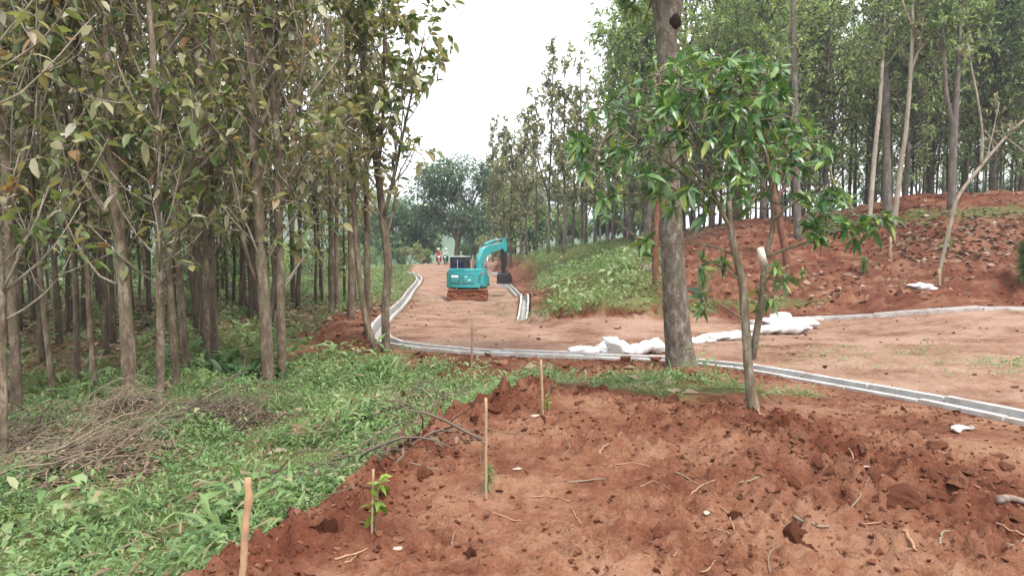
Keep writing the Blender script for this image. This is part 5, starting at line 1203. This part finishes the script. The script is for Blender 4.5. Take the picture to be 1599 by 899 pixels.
def extr(name, mat, parent, prof, axis, a0, a1, bev=.02, loc=None, rot=None):
    """prism: profile in the other two axes, extruded along axis from a0 to a1"""
    bm = bmesh.new(); vs = []
    for t in (a0, a1):
        for (p_, q_) in prof:
            vs.append(bm.verts.new({'x': (t, p_, q_), 'y': (p_, t, q_), 'z': (p_, q_, t)}[axis]))
    n = len(prof); bm.faces.new(vs[:n][::-1]); bm.faces.new(vs[n:])
    for k in range(n): bm.faces.new((vs[k], vs[(k + 1) % n], vs[n + (k + 1) % n], vs[n + k]))
    return from_bm(name, bm, mat, parent, bev, 2, loc, rot)
def rod(name, mat, parent, p0, p1, r, sides=10):
    w_ = Geo(); p0 = np.array(p0, float); p1 = np.array(p1, float); w_.tube(np.array([p0, (p0 + p1) / 2, p1]), [r, r, r], sides); return mobj(name, w_.mesh(name, [mat]), parent)
gx_ = G(728, 469); ex = empty('excavator', (gx_[0], gx_[1] + 1.7, H(gx_[0], gx_[1] + 1.7)), math.radians(3))
tag(ex, 'teal tracked excavator with mud-caked dozer blade, seen from behind on the road', 'excavator')
for s in (-1, 1):
    # track belt with grousers, oval
    bm = bmesh.new(); n = 56; Lh, Rr = 1.15, .30; ring = []
    for k in range(n):
        t = k / n; per = 2 * 2 * Lh + 2 * math.pi * Rr; sgm = t * per
        if sgm < 2 * Lh: y, z, ny_, nz_ = -Lh + sgm, 2 * Rr, 0, 1
        elif sgm < 2 * Lh + math.pi * Rr: a_ = (sgm - 2 * Lh) / Rr; y, z, ny_, nz_ = Lh + math.sin(a_) * Rr, Rr + math.cos(a_) * Rr, math.sin(a_), math.cos(a_)
        elif sgm < 4 * Lh + math.pi * Rr: y, z, ny_, nz_ = Lh - (sgm - 2 * Lh - math.pi * Rr), 0, 0, -1
        else: a_ = (sgm - 4 * Lh - math.pi * Rr) / Rr; y, z, ny_, nz_ = -Lh - math.sin(a_) * Rr, Rr - math.cos(a_) * Rr, -math.sin(a_), -math.cos(a_)
        g_ = .03 if k % 2 else 0; ring.append((y + ny_ * g_, z + nz_ * g_))
    vs = [[bm.verts.new((xx, y, z + .03)) for (y, z) in ring] for xx in (s * .92 - .22, s * .92 + .22)]
    for k in range(n): bm.faces.new((vs[0][k], vs[0][(k + 1) % n], vs[1][(k + 1) % n], vs[1][k]))
    bm.faces.new(vs[0][::-1]); bm.faces.new(vs[1])
    tk = from_bm('track', bm, M_MUD, ex)
    for y in (-Lh, Lh):
        wl_ = Geo(); wl_.tube(np.array([[s * 1.125, y, .33], [s * 1.16, y, .33], [s * 1.17, y, .33]]), [.21, .21, .12], 16); mobj('sprocket', wl_.mesh('sprocket', [M_BLK]), tk)
    for y in np.linspace(-.8, .8, 5):
        wl_ = Geo(); wl_.tube(np.array([[s * 1.125, y, .17], [s * 1.155, y, .17]]), [.09, .09], 12); mobj('roller', wl_.mesh('roller', [M_BLK]), tk)
box('chassis', M_MUD, ex, (1.3, 1.5, .34), (0, 0, .48), bev=.04)
bl = extr('dozer_blade', M_MUD, ex, [(-1.62, .10), (-1.72, .07), (-1.68, .30), (-1.70, .50), (-1.78, .64), (-1.70, .66), (-1.58, .50), (-1.56, .30)], 'x', -1.13, 1.13, .01)
box('cutting_edge', M_MUD, bl, (2.24, .03, .10), (0, -1.735, .12), bev=.008)
rr_ = np.random.RandomState(8)
for k in range(14):
    V, T = clod_mesh(900 + k, 2); s = rr_.uniform(.06, .16); mobj('mud_lump', npmesh('mud_lump', V * [s * 1.6, s * .5, s], T, [M_MUD], True), bl, (rr_.uniform(-1.0, 1.0), -1.70, rr_.uniform(.15, .55)))
for s in (-1, 1): box('blade_arm', M_MUD, ex, (.12, .9, .14), (s * .45, -1.15, .40), (.05, 0, 0), .02)
rod('turntable', M_BLK, ex, (0, 0, .64), (0, 0, .74), .52, 24)
YAW = math.radians(-13)
up_ = empty('upper_structure', (0, 0, 0), YAW, ex)
def arc(r, a0, a1, n, cx=0, cy=0): return [(cx + r * math.sin(math.radians(a_)), cy - r * math.cos(math.radians(a_))) for a_ in np.linspace(a0, a1, n)]
rear = [(-1.12, .25), (-1.14, -.45)] + [(x_, -1.18 + .42 * (abs(x_) / 1.1) ** 2.6) for x_ in np.linspace(-1.1, 1.1, 15)] + [(1.14, -.45), (1.12, .25)]
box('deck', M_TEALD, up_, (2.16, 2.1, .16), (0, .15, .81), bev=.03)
cw = extr('counterweight', M_TEAL, up_, rear, 'z', .74, 1.68, .07)
hood = extr('engine_hood', M_TEAL, up_, [(-1.08, .2), (-1.02, -.62), (0, -1.0), (1.02, -.62), (1.08, .2)], 'z', 1.68, 1.80, .04)
def on_rear(x_): return -1.18 + .42 * (abs(x_) / 1.1) ** 2.6 - .004
for (x0, x1, z0, z1) in ((-.78, -.18, .98, 1.48), (-.02, .62, .98, 1.48)):
    xm_ = (x0 + x1) / 2; zm_ = (z0 + z1) / 2; yy_ = on_rear(xm_); ang = math.atan2(on_rear(x1) - on_rear(x0), x1 - x0)
    gp = box('panel_gap', M_TEALD, up_, (x1 - x0, .05, z1 - z0), (xm_, yy_ + .012, zm_), (0, 0, ang), .01)
    dp = box('access_door', M_TEAL, up_, (x1 - x0 - .05, .05, z1 - z0 - .05), (xm_, yy_ + .004, zm_), (0, 0, ang), .015)
    box('latch', M_BLK, dp, (.08, .02, .04), (.2 if xm_ < 0 else -.22, -.03, -.12), bev=.005)
box('name_plate', M_WHITE, up_, (.46, .02, .13), (-.50, on_rear(-.5) - .022, 1.38), (0, 0, math.atan2(on_rear(-.27) - on_rear(-.73), .46)), .004)
box('decal', M_WHITE, up_, (.14, .02, .06), (.14, on_rear(.14) - .026, 1.36), bev=.004); box('decal', M_WHITE, up_, (.16, .02, .05), (.36, on_rear(.36) - .022, 1.18), bev=.004)
for k in range(3): box('vent_slot', M_BLK, up_, (.24, .05, .035), (.86, on_rear(.86) + .018, 1.08 + k * .16), (0, 0, .38), .006)
for s in (-1, 1): box('tail_lamp', M_LAMP, up_, (.10, .04, .12), (s * 1.0, on_rear(1.0) - .005, 1.52), (0, 0, s * .5), .01)
extr('side_body', M_TEAL, up_, [(.25, .88), (1.05, .88), (1.05, 1.35), (.25, 1.55)], 'x', .62, 1.08, .05)
# cab at the left front
cab = extr('cab', M_BLK, up_, [(-.18, .90), (1.25, .90), (1.32, 1.4), (1.02, 2.42), (-.14, 2.46)], 'x', -1.06, -.10, .05)
box('cab_roof', M_GREY, cab, (1.0, 1.3, .07), (-.58, .45, 2.49), (-.02, 0, 0), .03)
box('rear_window', M_GLASS, cab, (.78, .02, .62), (-.58, -.175, 2.0), (.02, 0, 0), .01)
box('side_window', M_GLASS, cab, (.02, .52, .62), (-1.07, .22, 2.0), bev=.01); box('door_window', M_GLASS, cab, (.02, .50, .72), (-1.07, .80, 1.92), bev=.01)
box('side_window', M_GLASS, cab, (.02, .9, .6), (-.092, .42, 2.0), bev=.01)
for y in (.50,): box('door_post', M_GREY, cab, (.03, .05, 1.4), (-1.075, y, 1.7), bev=.008)
box('window_bar', M_GREY, cab, (.03, .025, .66), (-.58, -.19, 2.0), bev=.006)
for s in (-.09, .0, .09):
    hz = Geo(); hz.tube(resample([(s + .32, .35, 1.5), (s + .34, .2, 2.1), (s + .36, .5, 2.55)], 10), np.full(10, .022), 6); mobj('hydraulic_hose', hz.mesh('hydraulic_hose', [M_BLK]), up_)
rod('exhaust_pipe', M_BLK, up_, (.55, -.55, 1.78), (.55, -.55, 2.02), .05); 
for p0, p1 in (((.95, -.3, 1.78), (.95, -.3, 2.1)), ((.95, .15, 1.55), (.95, .15, 2.1)), ((.95, -.3, 2.1), (.95, .15, 2.1))): rod('hand_rail', M_BLK, up_, p0, p1, .018, 6)
rod('mirror_arm', M_BLK, up_, (-1.05, 1.1, 2.1), (-1.28, 1.2, 2.15), .015, 6); box('mirror', M_BLK, up_, (.16, .04, .26), (-1.3, 1.2, 2.05), bev=.02)
# boom, arm, bucket (own swing to the right); profile in (forward, height)
bo = empty('boom_swing', (.36, .45, 0), math.radians(-24), up_)
boom_prof = [(-.12, 1.05), (.18, 1.0), (.42, 1.75), (.80, 2.40), (1.30, 2.72), (2.75, 2.94), (2.98, 3.05), (2.95, 3.28), (2.70, 3.32), (1.15, 3.16), (.62, 2.92), (.22, 2.30)]
bmn = extr('boom', M_TEAL, bo, boom_prof, 'x', -.15, .15, .03)
box('boom_decal', M_WHITE, bmn, (.008, .42, .12), (-.156, 1.9, 3.0), (.13, 0, 0), .002)
for s in (-1, 1):
    rod('boom_cylinder', M_BLK, bo, (s * .21, .55, 1.15), (s * .21, .80, 1.9), .06); rod('boom_rod', M_CHROME, bo, (s * .21, .80, 1.9), (s * .19, .98, 2.5), .035)
rod('arm_cylinder', M_TEAL, bo, (0, .95, 3.22), (0, 2.1, 3.48), .075); rod('arm_rod', M_CHROME, bo, (0, 2.1, 3.48), (0, 2.9, 3.55), .04)
arm = extr('arm', M_BLK, bo, [(2.62, 3.10), (2.80, 3.62), (3.02, 3.58), (3.16, 3.10), (3.20, 2.3), (3.02, 1.42), (2.86, 1.42), (2.86, 2.2), (2.78, 2.9)], 'x', -.12, .12, .02)  # arm coloured black to paint the shade on it
extr('arm_head', M_TEAL, arm, [(2.62, 3.10), (2.80, 3.62), (3.02, 3.58), (3.16, 3.10), (3.17, 2.75), (2.80, 2.75), (2.78, 2.9)], 'x', -.125, .125, .02)
box('arm_shade_face', M_BLK, arm, (.23, .012, 1.45), (0, 2.83, 2.2), (.02, 0, 0), .004)  # thin black strip, more painted shade on the arm's near face
rod('bucket_cylinder', M_BLK, bo, (0, 3.22, 2.9), (0, 3.24, 1.9), .055); rod('bucket_rod', M_CHROME, bo, (0, 3.24, 1.9), (0, 3.18, 1.55), .03)
for s in (-1, 1): extr('bucket_link', M_BLK, bo, [(2.92, 1.45), (3.2, 1.58), (3.24, 1.50), (2.96, 1.36)], 'x', s * .15 - .02, s * .15 + .02, .005)
bk = extr('bucket', M_BLK, bo, [(2.72, .72), (2.78, 1.30), (2.92, 1.45), (3.12, 1.40), (3.34, 1.15), (3.36, .90), (3.18, .74), (2.95, .72), (2.98, .76), (3.15, .80), (3.28, .94), (3.26, 1.12), (3.08, 1.32), (2.94, 1.34), (2.85, 1.24), (2.77, .72)], 'x', -.36, .36, 0)
for s in (-1, 1): extr('side_plate', M_BLK, bk, [(2.72, .70), (2.78, 1.30), (2.92, 1.45), (3.12, 1.40), (3.34, 1.15), (3.36, .90), (3.18, .74)], 'x', s * .37 - .015, s * .37 + .015, 0)
for k in range(5): extr('tooth', M_GREY, bk, [(2.68, .52), (2.71, .52), (2.78, .74), (2.71, .74)], 'x', -.34 + k * .165, -.27 + k * .165, .005)

# ------------------------------------------------------------------ two riders at the end of the road
def skin_body(name, joints, edges, mat, parent, root=0):
    me = bpy.data.meshes.new(name); me.from_pydata([j[0] for j in joints], edges, []); me.materials.append(mat)
    o = mobj(name, me, parent); m = o.modifiers.new('skin', 'SKIN')
    for k, j in enumerate(joints):
        me.skin_vertices[0].data[k].radius = (j[1], j[1] if len(j) < 3 else j[2])
    me.skin_vertices[0].data[root].use_root = True
    o.modifiers.new('sub', 'SUBSURF').levels = 2; o.modifiers['sub'].render_levels = 2; return o
M_SKIN = flat_mat('skin', (.30, .17, .11), .6, 0, .1, 12); M_HELM = flat_mat('white_helmet', (.82, .82, .82), .25, 0, .03, 6); M_VIS = flat_mat('visor', (.02, .02, .025), .1); M_HAIR = flat_mat('black_hair', (.012, .010, .010), .6)
def rider(px, d, shirt, pants, bike_mat, lab_p, lab_b, rz):
    x = (px - UC) / F * d; g = np.array([x, d, H(x, d)])
    bk_ = empty('motorbike', g, rz); tag(bk_, lab_b, 'motorbike', 'motorbikes at the road end')
    for y, nm in ((-.62, 'wheel'), (.60, 'wheel')):
        th = np.linspace(0, 2 * math.pi, 25); wg = Geo(); wg.tube(np.stack([0 * th, y + .24 * np.cos(th), .28 + .24 * np.sin(th)], 1), np.full(25, .045), 8); wo_ = mobj(nm, wg.mesh('tyre', [M_BLK]), bk_)
        rg = Geo(); rg.tube(np.array([[-.05, y, .28], [.05, y, .28]]), [.06, .06], 12)
        for k in range(6): a_ = k * math.pi / 3; rg.tube(np.array([[0, y, .28], [0, y + .22 * math.cos(a_), .28 + .22 * math.sin(a_)]]), [.012, .012], 4)
        mobj('rim', rg.mesh('rim', [M_CHROME]), wo_)
    extr('front_cowl', bike_mat, bk_, [(-.50, .42), (-.60, .80), (-.46, 1.02), (-.36, .98), (-.28, .60), (-.20, .34), (-.34, .30)], 'x', -.17, .17, .04)
    extr('fairing', bike_mat, bk_, [(-.30, .34), (-.22, .60), (.10, .55), (.62, .72), (.78, .80), (.70, .60), (.30, .38), (.05, .26)], 'x', -.13, .13, .03)
    box('seat', M_BLK, bk_, (.24, .72, .10), (0, .32, .76), (.06, 0, 0), .03); box('headlight', M_WHITE, bk_, (.18, .05, .14), (0, -.60, .82), (-.3, 0, 0), .03)
    extr('front_fender', bike_mat, bk_, [(-.90, .40), (-.75, .56), (-.55, .58), (-.42, .46), (-.55, .53), (-.74, .51)], 'x', -.07, .07, .01)
    rod('handlebar', M_BLK, bk_, (-.34, -.34, 1.02), (.34, -.34, 1.02), .018, 8)
    for s in (-1, 1):
        rod('fork', M_CHROME, bk_, (s * .08, -.46, .80), (s * .08, -.62, .28), .022, 8); rod('mirror_stalk', M_BLK, bk_, (s * .22, -.34, 1.02), (s * .30, -.36, 1.22), .008, 5); box('mirror', M_BLK, bk_, (.12, .03, .08), (s * .31, -.36, 1.25), bev=.01)
    pe = empty('person', g, rz); tag(pe, lab_p, 'person', 'riders')
    J = [((0, .20, .86), .15, .13), ((0, .16, 1.05), .14, .10), ((0, .12, 1.25), .17, .11), ((0, .10, 1.38), .10, .08), ((0, .08, 1.46), .055), ((0, .06, 1.56), .08, .09), ((0, .05, 1.66), .06, .08),
         ((-.19, .11, 1.34), .062), ((-.27, -.02, 1.12), .05), ((-.27, -.27, 1.05), .036), ((-.27, -.34, 1.05), .032), ((.19, .11, 1.34), .062), ((.27, -.02, 1.12), .05), ((.27, -.27, 1.05), .036), ((.27, -.34, 1.05), .032),
         ((-.12, .14, .84), .10), ((-.22, -.24, .76), .075), ((-.20, -.12, .36), .05), ((-.20, -.14, .28), .042), ((-.20, -.28, .26), .035), ((.12, .14, .84), .10), ((.22, -.24, .76), .075), ((.20, -.12, .36), .05), ((.20, -.14, .28), .042), ((.20, -.28, .26), .035)]
    E = [(0, 1), (1, 2), (2, 3), (3, 4), (4, 5), (5, 6), (2, 7), (7, 8), (8, 9), (9, 10), (2, 11), (11, 12), (12, 13), (13, 14), (0, 15), (15, 16), (16, 17), (17, 18), (18, 19), (0, 20), (20, 21), (21, 22), (22, 23), (23, 24)]
    body = skin_body('body', J, E, shirt, pe)
    # hands with fingers round the grips, helmet, visor, face
    for s in (-1, 1):
        hg = Geo(); hg.tube(np.array([[s * .27, -.30, 1.05], [s * .27, -.36, 1.05]]), [.036, .04], 8)
        for k in range(4): xx = s * (.235 + k * .022); hg.tube(np.array([[xx, -.345, 1.06], [xx, -.375, 1.045], [xx, -.37, 1.005], [xx, -.345, 1.0]]), [.010, .010, .009, .008], 6)
        hg.tube(np.array([[s * .23, -.32, 1.04], [s * .22, -.335, 1.0], [s * .225, -.355, .995]]), [.011, .010, .009], 6); mobj('hand', hg.mesh('hand', [M_SKIN]), pe)
    bm = bmesh.new(); bmesh.ops.create_uvsphere(bm, u_segments=20, v_segments=14, radius=.145)
    for v in list(bm.verts): v.co = Vector((v.co.x * .95, v.co.y * 1.12, v.co.z * 1.05))
    hm = from_bm('helmet', bm, M_HELM, pe, loc=(0, .06, 1.64), smooth=True)
    fc = Geo(); bm = bmesh.new(); bmesh.ops.create_uvsphere(bm, u_segments=16, v_segments=12, radius=.10)
    for v in bm.verts: v.co = Vector((v.co.x * .9, v.co.y * .9 - (.018 if abs(v.co.x) < .02 and abs(v.co.z) < .03 and v.co.y < 0 else 0), v.co.z * 1.15))
    from_bm('face', bm, M_SKIN, pe, loc=(0, -.03, 1.57), smooth=True)
    for s in (-1, 1): box('eye', M_HAIR, pe, (.026, .01, .012), (s * .036, -.118, 1.595), bev=.003)
    box('mouth', M_LAMP, pe, (.04, .01, .010), (0, -.112, 1.525), bev=.003)
    vs = extr('visor', M_VIS, hm, [(-.10, .0), (-.165, .03), (-.15, .07), (-.10, .06)], 'x', -.10, .10, .008)
    tr_ = Geo()
    for s in (-1, 1):
        tr_.tube(resample([(s * .12, .16, .85), (s * .22, -.22, .77), (s * .205, -.13, .42), (s * .20, -.13, .30)], 12), np.linspace(.115, .065, 12), 10)
    mobj('trousers', tr_.mesh('trousers', [pants]), pe)
rider(685, 80, flat_mat('red_jacket', (.30, .012, .02), .7, 0, .2, 8), flat_mat('dark_red_trousers', (.09, .02, .025), .8, 0, .2, 8), flat_mat('red_fairing', (.32, .015, .025), .35), 'rider in a red jacket and white helmet at the road end', 'red motorbike facing the camera at the road end', .15)
rider(696.5, 81.5, flat_mat('pale_green_shirt', (.45, .58, .52), .8, 0, .15, 8), flat_mat('navy_trousers', (.015, .02, .04), .8, 0, .2, 8), flat_mat('dark_green_fairing', (.01, .05, .04), .4), 'rider in a pale green shirt and white helmet beside the excavator cab', 'dark motorbike half hidden by the excavator cab', -.1)

# ------------------------------------------------------------------ air
mh = bpy.data.materials.new('air'); mh.use_nodes = True; nt = mh.node_tree; nt.nodes.clear()
pv = nt.nodes.new('ShaderNodeVolumePrincipled'); pv.inputs['Color'].default_value = (.86, .92, 1.0, 1); pv.inputs['Density'].default_value = HAZE; pv.inputs['Anisotropy'].default_value = .2
oo = nt.nodes.new('ShaderNodeOutputMaterial'); nt.links.new(pv.outputs[0], oo.inputs['Volume'])
HZ = [(-1600, -60, -60), (1600, -60, -60), (1600, 1600, -60), (-1600, 1600, -60), (-1600, -60, 82), (1600, -60, 82), (1600, 1600, 82), (-1600, 1600, 82)]
if HAZE > 0:
    me = npmesh('haze', np.array(HZ, float), np.array([[0, 3, 2, 1], [4, 5, 6, 7], [0, 1, 5, 4], [1, 2, 6, 5], [2, 3, 7, 6], [3, 0, 4, 7]]), [mh])
    tag(mobj('haze', me), 'thin moist air over the whole place', None, None, 'stuff')

# ------------------------------------------------------------------ in short rows each one is told by its place in the row
ORD = 'first second third fourth fifth sixth seventh eighth ninth tenth eleventh twelfth thirteenth fourteenth fifteenth sixteenth seventeenth eighteenth nineteenth twentieth twenty-first twenty-second twenty-third twenty-fourth twenty-fifth twenty-sixth twenty-seventh twenty-eighth'.split()
ROWS = {'open teak row': 'pale thin-crowned teak in the open row beyond the bank, %s from the left', 'second row teaks': 'slim teak just behind the front plantation trunks, %s from the left',
        'distant trees between the trunks': 'small distant tree glimpsed between the trunks, %s from the left', 'shrubs at the road end': 'low green shrub where the road ends, %s from the left',
        'second teak line': 'hazy teak in the line behind the open row, %s from the left', 'undergrowth behind the plantation': 'undergrowth shrub behind the back plantation rows, %s from the left', 'back of the right wood': 'slim tree at the back of the terrace wood, %s from the left'}
for grp, fmt in ROWS.items():
    mem = sorted([o for o in C.objects if o.parent is None and o.get('group') == grp], key=lambda o: o.location.x / max(o.location.y, 1))
    for k, o in enumerate(mem):
        if k < len(ORD): o['label'] = fmt % ORD[k]
